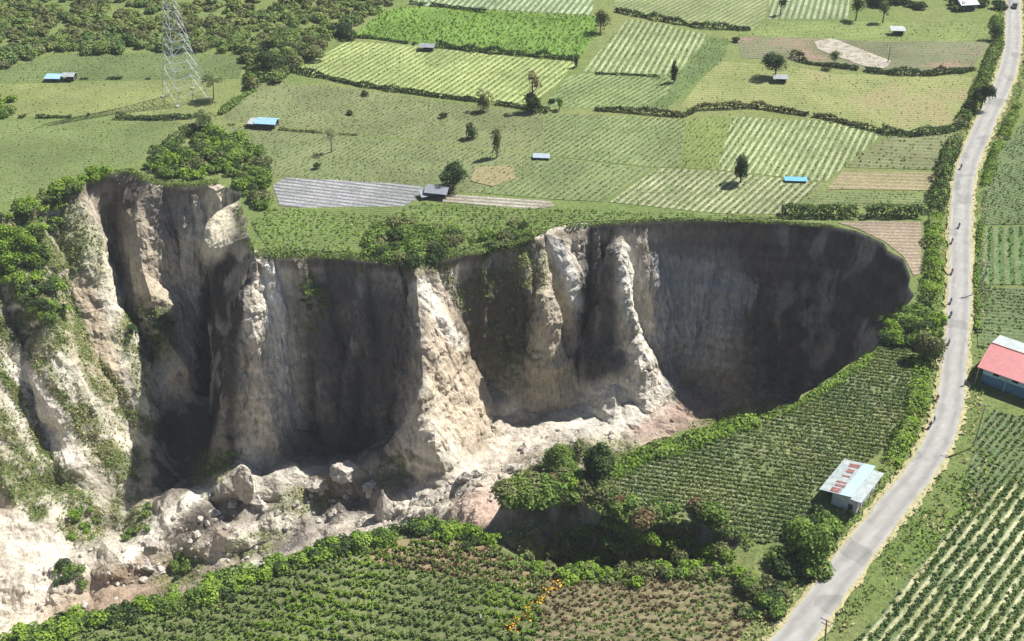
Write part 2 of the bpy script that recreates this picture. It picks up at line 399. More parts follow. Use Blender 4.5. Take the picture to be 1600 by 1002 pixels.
def refine(V, F, Lfun, rounds=12):
    for _ in range(rounds):
        E = np.sort(np.concatenate([F[:, [0, 1]], F[:, [1, 2]], F[:, [2, 0]]]), axis=1)
        key = E[:, 0]*(len(V)+1)+E[:, 1]; uk, inv = np.unique(key, return_inverse=True)
        ua, ub = uk//(len(V)+1), uk % (len(V)+1)
        L = np.linalg.norm(V[ua, :3]-V[ub, :3], axis=1); mid = (V[ua]+V[ub])/2
        mk = L > Lfun(mid)
        if not mk.any(): break
        nid = np.full(len(uk), -1); nid[mk] = len(V)+np.arange(mk.sum()); V = np.concatenate([V, mid[mk]])
        m = nid[inv].reshape(3, -1).T; cnt = (m >= 0).sum(1); out = [F[cnt == 0]]
        a = F[cnt == 3]; q = m[cnt == 3]
        out += [np.stack([a[:, 0], q[:, 0], q[:, 2]], 1), np.stack([q[:, 0], a[:, 1], q[:, 1]], 1), np.stack([q[:, 2], q[:, 1], a[:, 2]], 1), q]
        for r in range(3):
            s = (cnt == 1) & (m[:, r] >= 0); f = F[s]; q = m[s, r]; A, B_, C = f[:, r], f[:, (r+1) % 3], f[:, (r+2) % 3]
            out += [np.stack([A, q, C], 1), np.stack([q, B_, C], 1)]
            s = (cnt == 2) & (m[:, (r+2) % 3] < 0); f = F[s]; A, B_, C = f[:, r], f[:, (r+1) % 3], f[:, (r+2) % 3]; p, q = m[s, r], m[s, (r+1) % 3]
            d1 = np.linalg.norm(V[A, :3]-V[q, :3], axis=1); d2 = np.linalg.norm(V[p, :3]-V[C, :3], axis=1); k = d1 <= d2
            out += [np.stack([p, B_, q], 1), np.stack([A, p, q], 1)[k], np.stack([A, q, C], 1)[k], np.stack([A, p, C], 1)[~k], np.stack([p, q, C], 1)[~k]]
        F = np.concatenate(out)
    return V, F
def zone(m, fine, coarse):
    d = np.sqrt(m[:, 0]**2+m[:, 1]**2+(CAMH-m[:, 2])**2)
    L = np.where(m[:, 3] > 0.001, fine*d/250.0, coarse)
    far = (m[:, 1] > 700) | (m[:, 1] < 90) | (np.abs(m[:, 0]) > 330)
    return np.where(far, np.maximum(L, 150), L)
def normals(V, F):
    fn = np.cross(V[F[:, 1], :3]-V[F[:, 0], :3], V[F[:, 2], :3]-V[F[:, 0], :3])
    n = np.zeros((len(V), 3))
    for k in range(3): np.add.at(n, F[:, k], fn)
    return n/np.maximum(np.linalg.norm(n, axis=1), 1e-9)[:, None]
V, F = refine(V, F, lambda m: zone(m, 4.0, 40.0))
def smooth(V, F, it, lam, pin=0.2):
    E = np.unique(np.sort(np.concatenate([F[:, [0, 1]], F[:, [1, 2]], F[:, [2, 0]]]), axis=1), axis=0)
    for _ in range(it):
        s = np.zeros((len(V), 3)); c = np.zeros(len(V))
        for a, b in ((0, 1), (1, 0)):
            np.add.at(s, E[:, a], V[E[:, b], :3]); np.add.at(c, E[:, a], 1)
        wgt = lam*sstep(V[:, 3], pin, pin+0.3)
        V[:, :3] += (s/c[:, None]-V[:, :3])*wgt[:, None]
    return V
V = smooth(V, F, 1, 0.45)
nrm = normals(V, F); p = V[:, :3]; wn = sstep(V[:, 3], 0.05, 0.9)
def warp(p, f, amp, sd): return p+amp*np.stack([vnoise(p*f+9.1, sd), vnoise(p*f+3.7, sd+1), vnoise(p*f+5.3, sd+2)], 1)
fl = warp(p, 0.06, 5.0, 101)*np.array([0.075, 0.075, 0.018])
V[:, :3] += nrm*((fbm(fl, 3, 11, ridged=True)-0.15)*2.9*wn)[:, None]
V, F = refine(V, F, lambda m: zone(m, 1.6, 40.0))
nrm = normals(V, F); p = V[:, :3]; wn = sstep(V[:, 3], 0.05, 0.8)
steep = 1-np.abs(nrm[:, 2])
fl = warp(p, 0.12, 2.0, 111)*np.array([0.24, 0.24, 0.035]); br = fbm(warp(p, .2, 2, 121)*0.14, 4, 21, ridged=True)
def ledge(p, per, sd):
    q = (p[:, 2]+2.2*fbm(p*0.05, 2, sd))/per; i = np.floor(q); f = q-i; a_ = hash3(i, i*0, i*0, sd); b_ = hash3(i+1, i*0, i*0, sd); t = sstep(f, .72, 1.0)
    return a_*(1-t)+b_*t-0.5
V[:, :3] += nrm*((fbm(fl, 4, 31, ridged=True)*1.25*(0.35+0.65*steep)+br*.55+ledge(p, 3.1, 5)*.9*steep+(fbm(warp(p, .1, 4, 141)*.10, 3, 61, ridged=True)-.2)*1.5*(1-steep))*wn)[:, None]
V, F = refine(V, F, lambda m: zone(m, 0.74, 40.0))
nrm = normals(V, F); p = V[:, :3]; wn = sstep(V[:, 3], 0.02, 0.7); steep = 1-np.abs(nrm[:, 2])
V[:, :3] += nrm*((fbm(p*np.array([.9, .9, .16]), 3, 41, ridged=True)*0.5*(.3+.7*steep)+fbm(warp(p, .4, 1, 131)*0.5, 3, 51)*0.3+ledge(p, 1.15, 8)*.35*steep)*wn)[:, None]
nrm = normals(V, F); nrm = np.where(nrm[:, 2:3] < -0.2, nrm, nrm)
print('terrain', len(V), len(F))

# ground colours: soil layers, moss, dry grass, plus painted-in shade and sunlit crests
u, v, dep = proj(V[:, :3]); x, y, z = V[:, 0], V[:, 1], V[:, 2]; p = V[:, :3]
def C3(*c): return np.array(c)
def mixm(a, b, t): return a*(1-t[:, None])+b*t[:, None]
n1 = fbm(p*0.05, 4, 61); n2 = fbm(p*np.array([.35, .35, .12]), 4, 71); n3 = fbm(p*0.9, 3, 81); st = fbm(np.stack([x*.03, y*.03, z*0.55], 1), 3, 91)
rock = mixm(np.tile(C3(.56, .51, .43), (len(V), 1)), C3(.36, .31, .25), sstep(n2+0.5*n1, -0.05, 0.5))
rock = mixm(rock, C3(.62, .59, .53), sstep(st, 0.15, 0.5)*0.6)
rock = mixm(rock, C3(.33, .27, .21), sstep(n1, 0.05, 0.35)*sstep(np.abs(nrm[:, 2]), .5, .8)*.8)
rock = mixm(rock, C3(.30, .25, .19), sstep(n3, 0.25, 0.6)*0.5)
def blob(cx, cy, rx, ry, ang=0.0, soft=0.35):
    ca, sa = math.cos(ang), math.sin(ang); dx, dy = u-cx, v-cy
    q = np.sqrt(((dx*ca+dy*sa)/rx)**2+((-dx*sa+dy*ca)/ry)**2)+0.28*n2+0.15*n3
    return 1-sstep(q, 1-soft, 1+soft)
inrav = sstep(-z, 0.2, 1.5)*(V[:, 3] > 0.001)
topsoil = (1-sstep(-z+2.2*n2, 2.0, 5.0))*inrav
rock = mixm(rock, C3(.13, .105, .08), topsoil*0.8)
for (cx, cy, rx, ry, an, c, s) in [  # near-black tints: dark soil deepened with painted shade on walls, bowl, hollow, shaft, pits
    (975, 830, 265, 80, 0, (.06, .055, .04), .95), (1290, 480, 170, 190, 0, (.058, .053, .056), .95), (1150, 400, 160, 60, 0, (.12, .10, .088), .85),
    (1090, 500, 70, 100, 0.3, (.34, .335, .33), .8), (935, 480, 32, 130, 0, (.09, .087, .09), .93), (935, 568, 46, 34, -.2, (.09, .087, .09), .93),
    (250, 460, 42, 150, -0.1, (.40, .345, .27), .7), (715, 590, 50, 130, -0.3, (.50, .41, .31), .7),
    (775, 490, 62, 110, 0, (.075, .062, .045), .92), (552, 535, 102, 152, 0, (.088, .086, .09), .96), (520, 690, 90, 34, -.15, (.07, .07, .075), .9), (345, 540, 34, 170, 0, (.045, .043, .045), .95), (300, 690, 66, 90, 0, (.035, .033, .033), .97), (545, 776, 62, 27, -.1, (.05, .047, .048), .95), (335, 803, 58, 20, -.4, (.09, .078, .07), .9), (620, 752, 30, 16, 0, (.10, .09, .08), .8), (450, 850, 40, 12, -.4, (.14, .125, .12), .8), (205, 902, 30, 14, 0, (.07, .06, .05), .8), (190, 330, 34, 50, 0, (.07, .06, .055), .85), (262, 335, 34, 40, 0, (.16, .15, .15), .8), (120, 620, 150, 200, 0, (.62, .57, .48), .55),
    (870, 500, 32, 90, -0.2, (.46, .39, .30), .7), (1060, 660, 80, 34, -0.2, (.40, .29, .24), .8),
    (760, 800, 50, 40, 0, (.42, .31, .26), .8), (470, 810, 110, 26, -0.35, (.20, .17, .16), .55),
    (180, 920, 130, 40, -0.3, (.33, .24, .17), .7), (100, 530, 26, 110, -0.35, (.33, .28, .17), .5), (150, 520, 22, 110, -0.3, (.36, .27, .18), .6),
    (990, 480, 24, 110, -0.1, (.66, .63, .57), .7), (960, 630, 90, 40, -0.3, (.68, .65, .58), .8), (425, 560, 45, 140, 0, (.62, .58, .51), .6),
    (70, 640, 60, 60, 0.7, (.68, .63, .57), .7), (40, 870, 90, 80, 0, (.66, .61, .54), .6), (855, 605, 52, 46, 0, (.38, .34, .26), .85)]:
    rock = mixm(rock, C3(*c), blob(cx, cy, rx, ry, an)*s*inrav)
up = nrm[:, 2]*np.sign(nrm[:, 2].mean() or 1)
def streak(pts, wd, soft=.5):
    q = np.full(len(V), 1e9)
    for (ax, ay), (bx, by) in zip(pts[:-1], pts[1:]):
        dx, dy = bx-ax, by-ay; t = np.clip(((u-ax)*dx+(v-ay)*dy)/(dx*dx+dy*dy), 0, 1); q = np.minimum(q, np.hypot(u-ax-t*dx, v-ay-t*dy))
    q = q/wd+0.45*n2+0.25*n3; return (1-sstep(q, 1-soft, 1+soft))*inrav
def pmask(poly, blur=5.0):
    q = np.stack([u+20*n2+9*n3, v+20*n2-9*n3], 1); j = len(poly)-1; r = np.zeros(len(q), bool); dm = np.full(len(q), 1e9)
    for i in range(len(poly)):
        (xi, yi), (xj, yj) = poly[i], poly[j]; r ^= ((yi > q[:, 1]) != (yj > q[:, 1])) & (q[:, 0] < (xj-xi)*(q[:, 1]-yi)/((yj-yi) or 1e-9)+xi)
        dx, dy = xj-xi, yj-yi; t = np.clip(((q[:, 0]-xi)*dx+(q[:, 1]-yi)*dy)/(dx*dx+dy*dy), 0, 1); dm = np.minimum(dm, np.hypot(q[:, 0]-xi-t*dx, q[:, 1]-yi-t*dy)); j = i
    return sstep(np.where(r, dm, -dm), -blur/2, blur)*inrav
rock = mixm(rock, C3(.30, .305, .32), pmask([(1012, 395), (1080, 402), (1185, 436), (1150, 520), (1085, 560), (1046, 622), (1022, 540)])*.85)
rock = mixm(rock, np.tile(C3(.035, .032, .032), (len(V), 1)), pmask([(338, 400), (398, 402), (380, 470), (354, 560), (350, 640), (360, 690), (340, 722), (292, 750), (242, 790), (234, 700), (240, 640), (268, 640), (302, 620), (312, 560), (316, 470)])*.9)  # shadow of the shaft and its floor, painted into the rock colour
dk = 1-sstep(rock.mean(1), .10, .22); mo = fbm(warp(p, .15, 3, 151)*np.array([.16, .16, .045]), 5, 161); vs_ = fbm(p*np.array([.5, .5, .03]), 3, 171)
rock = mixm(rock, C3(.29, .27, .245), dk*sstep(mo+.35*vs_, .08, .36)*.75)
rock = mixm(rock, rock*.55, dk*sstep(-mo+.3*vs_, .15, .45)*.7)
rock = rock*(1+0.28*np.clip(st*2.2, -.6, .7)*sstep(1-np.abs(nrm[:, 2]), .3, .8)*sstep(n1+.3, 0, .4))[:, None]
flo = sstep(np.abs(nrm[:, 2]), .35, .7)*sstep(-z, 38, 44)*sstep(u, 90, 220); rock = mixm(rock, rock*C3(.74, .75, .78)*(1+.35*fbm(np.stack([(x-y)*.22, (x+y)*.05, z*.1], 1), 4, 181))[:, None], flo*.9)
for pts_, w_, c_, k_ in [([(0, 455), (50, 500), (95, 570), (150, 650), (190, 700)], 15, (.66, .62, .54), .9), ([(120, 340), (165, 420), (200, 500), (226, 570), (236, 640)], 16, (.64, .60, .50), .85),
    ([(30, 600), (70, 650), (110, 720)], 26, (.68, .64, .57), .9), ([(195, 875), (245, 825), (300, 778), (345, 748)], 10, (.70, .66, .58), .9), ([(385, 700), (395, 770)], 14, (.64, .60, .52), .8),
    ([(330, 870), (400, 830), (480, 795)], 14, (.62, .57, .50), .8), ([(640, 790), (720, 745), (800, 700), (870, 665)], 18, (.58, .53, .46), .7), ([(338, 300), (345, 350), (335, 388)], 20, (.66, .60, .46), .9),
    ([(425, 425), (432, 500), (440, 570), (452, 640)], 14, (.68, .65, .60), .9), ([(658, 445), (690, 500), (720, 540)], 11, (.70, .66, .58), .9), ([(865, 380), (890, 430), (902, 480)], 11, (.68, .66, .62), .9),  # spur crests painted paler to look sunlit
    ([(215, 340), (225, 420), (255, 520), (290, 600)], 20, (.42, .36, .28), .7)]:
    rock = mixm(rock, C3(*c_), streak(pts_, w_)*k_)
# moss and grass on the slopes
veg = np.zeros(len(V))
for (cx, cy, rx, ry, an, s) in [
    (40, 400, 110, 75, -0.5, 1.3), (10, 470, 60, 90, -0.6, 1), (70, 500, 40, 60, -0.5, 1), (20, 590, 18, 90, -0.6, .4), (110, 600, 16, 110, -0.6, .4), (60, 700, 18, 110, -0.7, .4), (180, 680, 20, 100, -0.75, .4),
    (150, 400, 24, 60, -0.3, .5), (30, 750, 60, 40, 0.6, .9), (140, 700, 14, 90, -0.6, .4), (100, 760, 60, 30, 0.5, .8), (130, 820, 40, 30, 0, .8), (230, 520, 50, 50, 0, 1), (225, 610, 18, 60, -0.3, .6), (480, 475, 30, 50, 0, 1),
    (600, 400, 110, 30, 0, 1), (780, 420, 80, 50, 0, 1), (800, 500, 50, 110, 0, .65), (405, 320, 36, 60, 0, 1), (200, 800, 40, 40, 0, .6), (330, 730, 40, 26, -0.7, .8),
    (480, 780, 60, 25, -0.3, .6), (610, 730, 50, 24, -0.4, .6), (400, 850, 50, 20, -0.3, .7), (280, 890, 50, 30, -0.3, .6), (1140, 670, 90, 30, -0.3, 1), (960, 740, 120, 50, 0, 1), (950, 850, 200, 50, 0, .7)]:
    veg = np.maximum(veg, blob(cx, cy, rx, ry, an, 0.4)*s)
for pts_, w_, k_ in [([(-10, 480), (60, 570), (110, 640), (150, 700), (190, 745)], 10, .9), ([(40, 520), (90, 600), (130, 680)], 8, .8), ([(-10, 560), (40, 640), (70, 710), (110, 765), (150, 800)], 11, .95),
    ([(95, 440), (125, 520), (150, 600), (190, 640), (228, 668)], 13, .8), ([(0, 650), (30, 710), (90, 765)], 14, .95), ([(130, 640), (170, 700), (215, 740)], 14, .85), ([(20, 740), (60, 800)], 16, .9), ([(150, 560), (195, 620)], 8, .8), ([(700, 420), (730, 480)], 14, .8)]:
    veg = np.maximum(veg, streak(pts_, w_)*k_*1.2)
veg = np.clip(veg*(0.35+0.9*sstep(n2+0.6*n3, -0.5, 0.35)), 0, 1)
veg *= sstep(np.abs(nrm[:, 2]), 0.05, 0.4)
flat = V[:, 3] < 0.001
veg = np.where(flat, 1.0, veg)
vg = mixm(np.tile(C3(.11, .135, .05), (len(V), 1)), C3(.20, .19, .09), sstep(n3+n1, -0.2, 0.5))
vg = mixm(vg, C3(.07, .12, .03), sstep(n1, 0.0, 0.4)*0.7)
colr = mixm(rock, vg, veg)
plate = mixm(np.tile(C3(.125, .175, .055), (len(V), 1)), C3(.175, .20, .08), sstep(n1, -0.3, 0.4))
colr = np.where(flat[:, None], plate, colr)
m, n, out = newmat('earth and rock'); g = N(n, 'ShaderNodeNewGeometry').outputs['Position']
ca = N(n, 'ShaderNodeVertexColor', layer_name='Col').outputs[0]
mp = N(n, 'ShaderNodeMapping'); mp.inputs['Scale'].default_value = (1, 1, .35); n.links.new(g, mp.inputs[0])
nz = noise(n, mp.outputs[0], 1.1, 8, 0.72); nz2 = noise(n, g, 0.25, 6, 0.7)
c = mixc(n, 1.0, ca, ramp(n, nz, [(0.28, (.50, .49, .48)), (0.5, (.98, .98, .98)), (0.72, (1.3, 1.3, 1.28))]), 'MULTIPLY')
c = mixc(n, 1.0, c, ramp(n, nz2, [(0.3, (.82, .82, .82)), (0.7, (1.15, 1.14, 1.1))]), 'MULTIPLY')
hs = N(n, 'ShaderNodeMath', operation='ADD'); n.links.new(nz, hs.inputs[0]); n.links.new(nz2, hs.inputs[1])
bsdf(n, out, c, 0.95, 0.1, hs.outputs[0], 0.9, 0.7); M['earth'] = m
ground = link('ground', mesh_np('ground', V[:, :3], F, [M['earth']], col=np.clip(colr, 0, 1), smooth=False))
tag(ground, 'level farmed plain broken open by a deep pale landslide gorge', 'ground', kind='structure')
bvh = BVHTree.FromPolygons([tuple(q) for q in V[:, :3]], [tuple(int(i) for i in f) for f in F])
def G(u, v):
    """ground point seen at a photo pixel"""
    d = (Vector(P(u, v, -100))-Vector((0, 0, CAMH))).normalized()
    h = bvh.ray_cast(Vector((0, 0, CAMH)), d)
    return h[0] if h[0] is not None else Vector(P(u, v, 0))
def zat(x, y):
    h = bvh.ray_cast(Vector((x, y, 100)), Vector((0, 0, -1))); return h[0].z if h[0] is not None else 0.0
#==OBJECTS==
# ------------------------------------------------------------------ leaves
def leafq(C, size, up=0.6, r=rng, out=None):
    n = len(C); C = np.asarray(C, float); nn = r.normal(size=(n, 3)); nn /= np.linalg.norm(nn, axis=1)[:, None]
    if out is not None: nn = nn*0.7+out
    nn[:, 2] += up; nn /= np.linalg.norm(nn, axis=1)[:, None]
    t = np.cross(nn, r.normal(size=(n, 3))); t /= np.maximum(np.linalg.norm(t, axis=1), 1e-6)[:, None]; b = np.cross(nn, t)
    sz = (np.asarray(size)*r.uniform(0.6, 1.3, n))[:, None]/2
    V = np.stack([C-t*sz*1.2, C-b*sz*0.8, C+t*sz*1.2, C+b*sz*0.8], 1).reshape(-1, 3)
    return V, np.arange(4*n).reshape(-1, 4)
def lobes_pts(lobes, dens, r=rng, gap=0.18, gs=0.8):
    P_, O_ = [], []
    for c, rad in lobes:
        rad = np.array(rad if hasattr(rad, '__len__') else (rad, rad, rad), float); n = max(8, int(dens*rad[0]*rad[1]*4+dens*rad[2]*rad[0]*4))
        d = r.normal(size=(n, 3)); d /= np.linalg.norm(d, axis=1)[:, None]; d[:, 2] = np.where(d[:, 2] < -0.35, -d[:, 2], d[:, 2])
        q = np.array(c)+d*rad*(r.uniform(0.55, 1.0, n)**0.6)[:, None]*r.uniform(0.85, 1.12, n)[:, None]
        P_.append(q); O_.append(d)
    P_ = np.concatenate(P_); O_ = np.concatenate(O_)
    k = vnoise(P_*gs+31.7, 5) > -1+gap*2.2
    return P_[k], O_[k]
def crown_mesh(name, lobes, dens, size, mat, seed, gap=0.18):
    r = np.random.default_rng(seed); p, o = lobes_pts(lobes, dens, r, gap); V, F = leafq(p, size, 0.35, r, o)
    return mesh_np(name, V, F, [mat])
def rlobes(r, n, R, H, z0, spread=0.6, flat=0.8):
    L = []
    for i in range(n):
        a = r.uniform(0, 6.28); d = R*spread*math.sqrt(r.uniform(0, 1)); k = r.uniform(0.42, 0.7)
        L.append(((d*math.cos(a), d*math.sin(a), z0+r.uniform(0.15, 0.85)*H*(1-0.5*d/R)), (R*k, R*k, H*k*flat)))
    return L
def tree_proto(label, cat, name, h, R, mat, seed, trunk=0.45, lobes=7, size=0.5, dens=7, gap=0.2, lean=0.0, bark='bark', branch=4, crownH=None):
    """tapered trunk with limbs and a leafy crown; origin at its foot"""
    r = np.random.default_rng(seed); root = empty(name, (0, 0, 0)); tag(root, label, cat)
    H = crownH or h*(1-trunk); z0 = h-H; mb = MB(); rt = 0.03*h+0.06
    pts = [(0, 0, -0.3), (lean*.3, 0, h*.3), (lean*.7, .1, h*.62), (lean, 0, h*.9)]; mb.tube(pts, [rt, rt*.75, rt*.5, rt*.15], 7)
    for i in range(branch):
        a = r.uniform(0, 6.28); b = h*r.uniform(.35, .6); mb.tube([(lean*.5, 0, b), (R*.35*math.cos(a)+lean*.6, R*.35*math.sin(a), b+H*.25), (R*.7*math.cos(a)+lean*.8, R*.7*math.sin(a), b+H*.45)], [rt*.5, rt*.3, rt*.1], 5)
    mb.build('trunk', M[bark], root)
    L = [((c[0]+lean, c[1], c[2]), q) for c, q in rlobes(r, lobes, R, H, z0)]
    link('crown', crown_mesh('crown', L, dens, size, M[mat], seed+1, gap), root); return root
def put(root, u, v, label, s=1.0, rz=None, cat=None, group=None, dz=0.0, first=None):
    p = G(u, v); root.location = (p.x, p.y, p.z+dz); root.scale = (s, s, s)
    root.rotation_euler.z = random.uniform(0, 6.28) if rz is None else rz
    root['label'] = label
    if cat: root['category'] = cat
    if group: root['group'] = group
    elif 'group' in root.keys(): del root['group']
    return root

# ------------------------------------------------------------------ fields and other ground cover
def inpolyv(q, poly):
    x, y = q[:, 0], q[:, 1]; r = np.zeros(len(q), bool); j = len(poly)-1
    for i in range(len(poly)):
        xi, yi = poly[i]; xj, yj = poly[j]
        c = ((yi > y) != (yj > y)) & (x < (xj-xi)*(y-yi)/((yj-yi) or 1e-9)+xi); r ^= c; j = i
    return r
fcount = 0
def field(label, px, d, sp, sheet, leaf, h=0.45, step=0.9, q=2, size=0.6, keep=0.9, drape=None, zp=0.0, name='crop_field', cat='crop field', jit=0.12, wild=False, extra=None):
    """one field: soil sheet plus all its plants, laid out in rows across the real ground"""
    global fcount; fcount += 1; z0 = 0.012+0.005*fcount
    poly = [G(*p)[:2] for p in px] if drape else [P(p[0], p[1], zp)[:2] for p in px]
    poly = np.array([(a, b) for a, b in poly])
    if isinstance(d, (int, float)): an = math.radians(d)
    else: a, b = P(*d[0]), P(*d[1]); an = math.atan2(b[1]-a[1], b[0]-a[0])
    ca, sa = math.cos(an), math.sin(an); R = np.array([[ca, sa], [-sa, ca]]); L = poly@R.T       # row frame: x along rows
    ys = np.arange(L[:, 1].min()+0.02, L[:, 1].max(), 1.2); VV = []; FF = []; prev = None
    seg = 1 if not drape else max(1, int((L[:, 0].max()-L[:, 0].min())/2.0))
    for yy in ys:
        xs = []
        for i in range(len(L)):
            a, b = L[i-1], L[i]
            if (a[1] > yy) != (b[1] > yy): xs.append(a[0]+(b[0]-a[0])*(yy-a[1])/(b[1]-a[1]))
        if len(xs) < 2: prev = None; continue
        xx = np.linspace(min(xs), max(xs), seg+1); base = len(VV)
        for t in xx:
            X, Y = t*ca-yy*sa, t*sa+yy*ca; VV.append((X, Y, (zat(X, Y)+0.05 if drape else 0)+z0))
        if prev is not None:
            for k in range(seg): FF.append((prev+k, prev+k+1, base+k+1, base+k))
        prev = base
    VV = np.array(VV); FF = np.array(FF); mi = np.zeros(len(FF), int)
    if leaf:
        r = np.random.default_rng(fcount*13+5)
        gx, gy = np.meshgrid(np.arange(L[:, 0].min(), L[:, 0].max(), step), np.arange(math.ceil(L[:, 1].min()/sp)*sp, L[:, 1].max(), sp))
        g = np.stack([gx.ravel(), gy.ravel()], 1)
        if wild: g += r.uniform(-0.5, 0.5, g.shape)*np.array([step, sp])*1.3
        wob = vnoise(np.stack([g[:, 0]*.08, g[:, 1]*.08, g[:, 0]*0], 1), 3)*0.15*sp
        g = g+np.stack([r.uniform(-.35, .35, len(g))*step, wob+r.normal(0, jit, len(g))], 1)
        g = g[inpolyv(g, L)]; pn = fbm(np.stack([g[:, 0]*.06, g[:, 1]*.06, g[:, 0]*0+fcount], 1), 3, 9)
        g = g[(r.uniform(0, 1, len(g)) < keep*(0.8+0.9*np.clip(pn+0.25, -0.5, 0.3)))]
        X, Y = g[:, 0]*ca-g[:, 1]*sa, g[:, 0]*sa+g[:, 1]*ca
        Z = np.array([zat(a, b) for a, b in zip(X, Y)])+0.05 if drape else np.zeros(len(X))
        hv = h*(0.75+0.5*r.uniform(0, 1, len(X)))
        cs = [np.stack([X+r.normal(0, .16, len(X)), Y+r.normal(0, .16, len(X)), Z+hv*r.uniform(0.45, 1.0, len(X))], 1) for _ in range(q)]
        lv, lf = leafq(np.concatenate(cs), size, 0.7, r)
        nl = len(leaf) if isinstance(leaf, (list, tuple)) else 1
        mm = np.ones(len(lf), int) if nl == 1 else 1+np.tile((vnoise(np.stack([X*.11, Y*.11, X*0], 1), 77)+r.normal(0, .25, len(X)) > 0.1).astype(int), q)
        FF = np.concatenate([FF, lf+len(VV)]); VV = np.concatenate([VV, lv]); mi = np.concatenate([mi, mm])
        mats = [sheet]+([M[x] for x in leaf] if nl > 1 else [M[leaf if isinstance(leaf, str) else leaf[0]]])
    else: mats = [sheet]
    o = link(name, mesh_np(name, VV, FF, mats, mi)); tag(o, label, cat, kind='stuff'); return o
A_ = math.radians
soilA, soilB = (.20, .17, .12), (.15, .15, .09)
gA, gB = (.115, .155, .055), (.15, .18, .07)
D1 = ((1380, 1000), (1600, 720))
def FM(nm, d, sp, soil, crop, **k):
    if isinstance(d, (int, float)): an = math.radians(d)
    else: a, b = P(*d[0]), P(*d[1]); an = math.atan2(b[1]-a[1], b[0]-a[0])
    return fieldmat(nm, an, sp, soil, crop, **k)
dF5 = ((700, 145), (790, 85)); dF7 = ((935, 105), (985, 30)); dF17 = ((960, 310), (1020, 265)); dF15 = ((1125, 270), (1180, 190)); dF8 = ((880, 165), (980, 110)); dF14 = ((900, 250), (990, 190))
# far left
field('smooth green field under the distant wood, behind the blue hut', [(-60, 130), (90, 83), (388, 84), (372, 125), (255, 124)], 0, 1.5, FM('s1', 0, 1.5, (.13, .15, .07), (.105, .15, .055)), 'crop', .35, 1.3, 1, .6, .6)
field('yellow green field between the blue hut and the pylon', [(-60, 133), (255, 126), (330, 128), (250, 180), (30, 184), (-60, 186)], 20, 1.6, FM('s2', 20, 1.6, (.19, .20, .09), (.155, .185, .065)), 'cropyl', .3, 1.4, 1, .55, .5)
field('wide smooth green field left of the gorge rim', [(-90, 190), (285, 190), (245, 228), (225, 250), (165, 264), (120, 280), (60, 298), (-20, 328), (-200, 380)], 12, 1.5, FM('s3', 12, 1.5, (.15, .165, .075), (.12, .165, .06)), 'crop', .3, 1.2, 1, .55, .55)
# middle
field('olive green field behind the light blue hut', [(385, 140), (432, 128), (560, 140), (700, 160), (800, 172), (850, 180), (845, 240), (700, 224), (560, 210), (345, 188)], dF14, 1.7, FM('s4', dF14, 1.7, (.18, .18, .095), (.135, .165, .075)), 'crop', .4, 1.0, 2, .5, .7)
field('olive field between the light blue hut and the grey plastic beds', [(335, 196), (560, 213), (845, 243), (830, 300), (720, 302), (640, 288), (430, 278), (330, 240)], dF14, 1.7, FM('s5', dF14, 1.7, (.17, .175, .09), (.13, .165, .075)), 'crop', .4, 1.0, 2, .5, .7)
field('field of pale yellow striped rows in front of the bright grass', [(455, 114), (540, 64), (660, 73), (905, 98), (880, 122), (835, 165), (690, 150), (560, 134)], dF5, 2.3, FM('s6', dF5, 2.3, (.34, .37, .17), (.16, .21, .075), duty=.36, wob=.05), 'cropyl', .4, 1.0, 2, .5, .75)
field('bright lush green grass field at the far edge', [(548, 58), (600, 18), (640, 10), (935, 26), (932, 55), (905, 92), (700, 74)], 0, 1.4, FM('s7', 0, 1.4, (.13, .20, .05), (.13, .22, .05)), 'bright', .7, 1.2, 2, .8, .8, name='meadow_grass', cat='grass', wild=True)
field('field of white striped rows beyond the narrow dark tree', [(910, 112), (980, 30), (1035, 38), (1108, 56), (1055, 118)], dF7, 2.3, FM('s8', dF7, 2.3, (.33, .35, .22), (.13, .175, .065), duty=.36, wob=.07), 'crop', .4, 1.0, 2, .5, .75)
field('field of thin green rows right of the tall rusty tree', [(905, 114), (1055, 120), (1040, 150), (1000, 172), (850, 167), (885, 122)], dF8, 1.9, FM('s9', dF8, 1.9, (.22, .25, .12), (.115, .165, .065), wob=.05), 'crop', .4, 1.0, 2, .5, .75)
field('plain dark green plot around the narrow dark tree', [(1058, 118), (1110, 57), (1140, 62), (1130, 95), (1085, 130), (1040, 172), (1002, 172), (1042, 150)], 40, 1.5, FM('s10', 40, 1.5, (.13, .16, .07), (.10, .15, .055)), 'crop', .4, 1.1, 2, .55, .7)
field('dry olive pasture around the thatched tree hut', [(1125, 96), (1240, 104), (1300, 116), (1520, 120), (1500, 188), (1430, 210), (1380, 207), (1290, 184), (1180, 168), (1060, 170), (1090, 132)], 5, 1.6, FM('s11', 5, 1.6, (.24, .235, .11), (.18, .20, .08), soil2=(.17, .20, .08), patch=(.21, .19, .10)), 'cropyl', .3, 1.5, 1, .55, .45)
field('grey brown ploughed plot crossed by a sandy streak', [(1150, 58), (1300, 56), (1400, 68), (1545, 66), (1520, 108), (1390, 114), (1270, 98), (1240, 92), (1160, 92)], -4, 1.8, FM('s12', -4, 1.8, (.17, .155, .115), (.13, .15, .075), patch=(.20, .15, .11)), 'olive', .35, 1.6, 1, .5, .35)
field('yellow green strip field behind the white roofed far hut', [(1165, 34), (1330, 34), (1560, 36), (1548, 64), (1400, 66), (1150, 56)], -3, 1.6, FM('s13', -3, 1.6, (.19, .21, .09), (.14, .19, .06)), 'cropyl', .3, 1.3, 1, .6, .55)
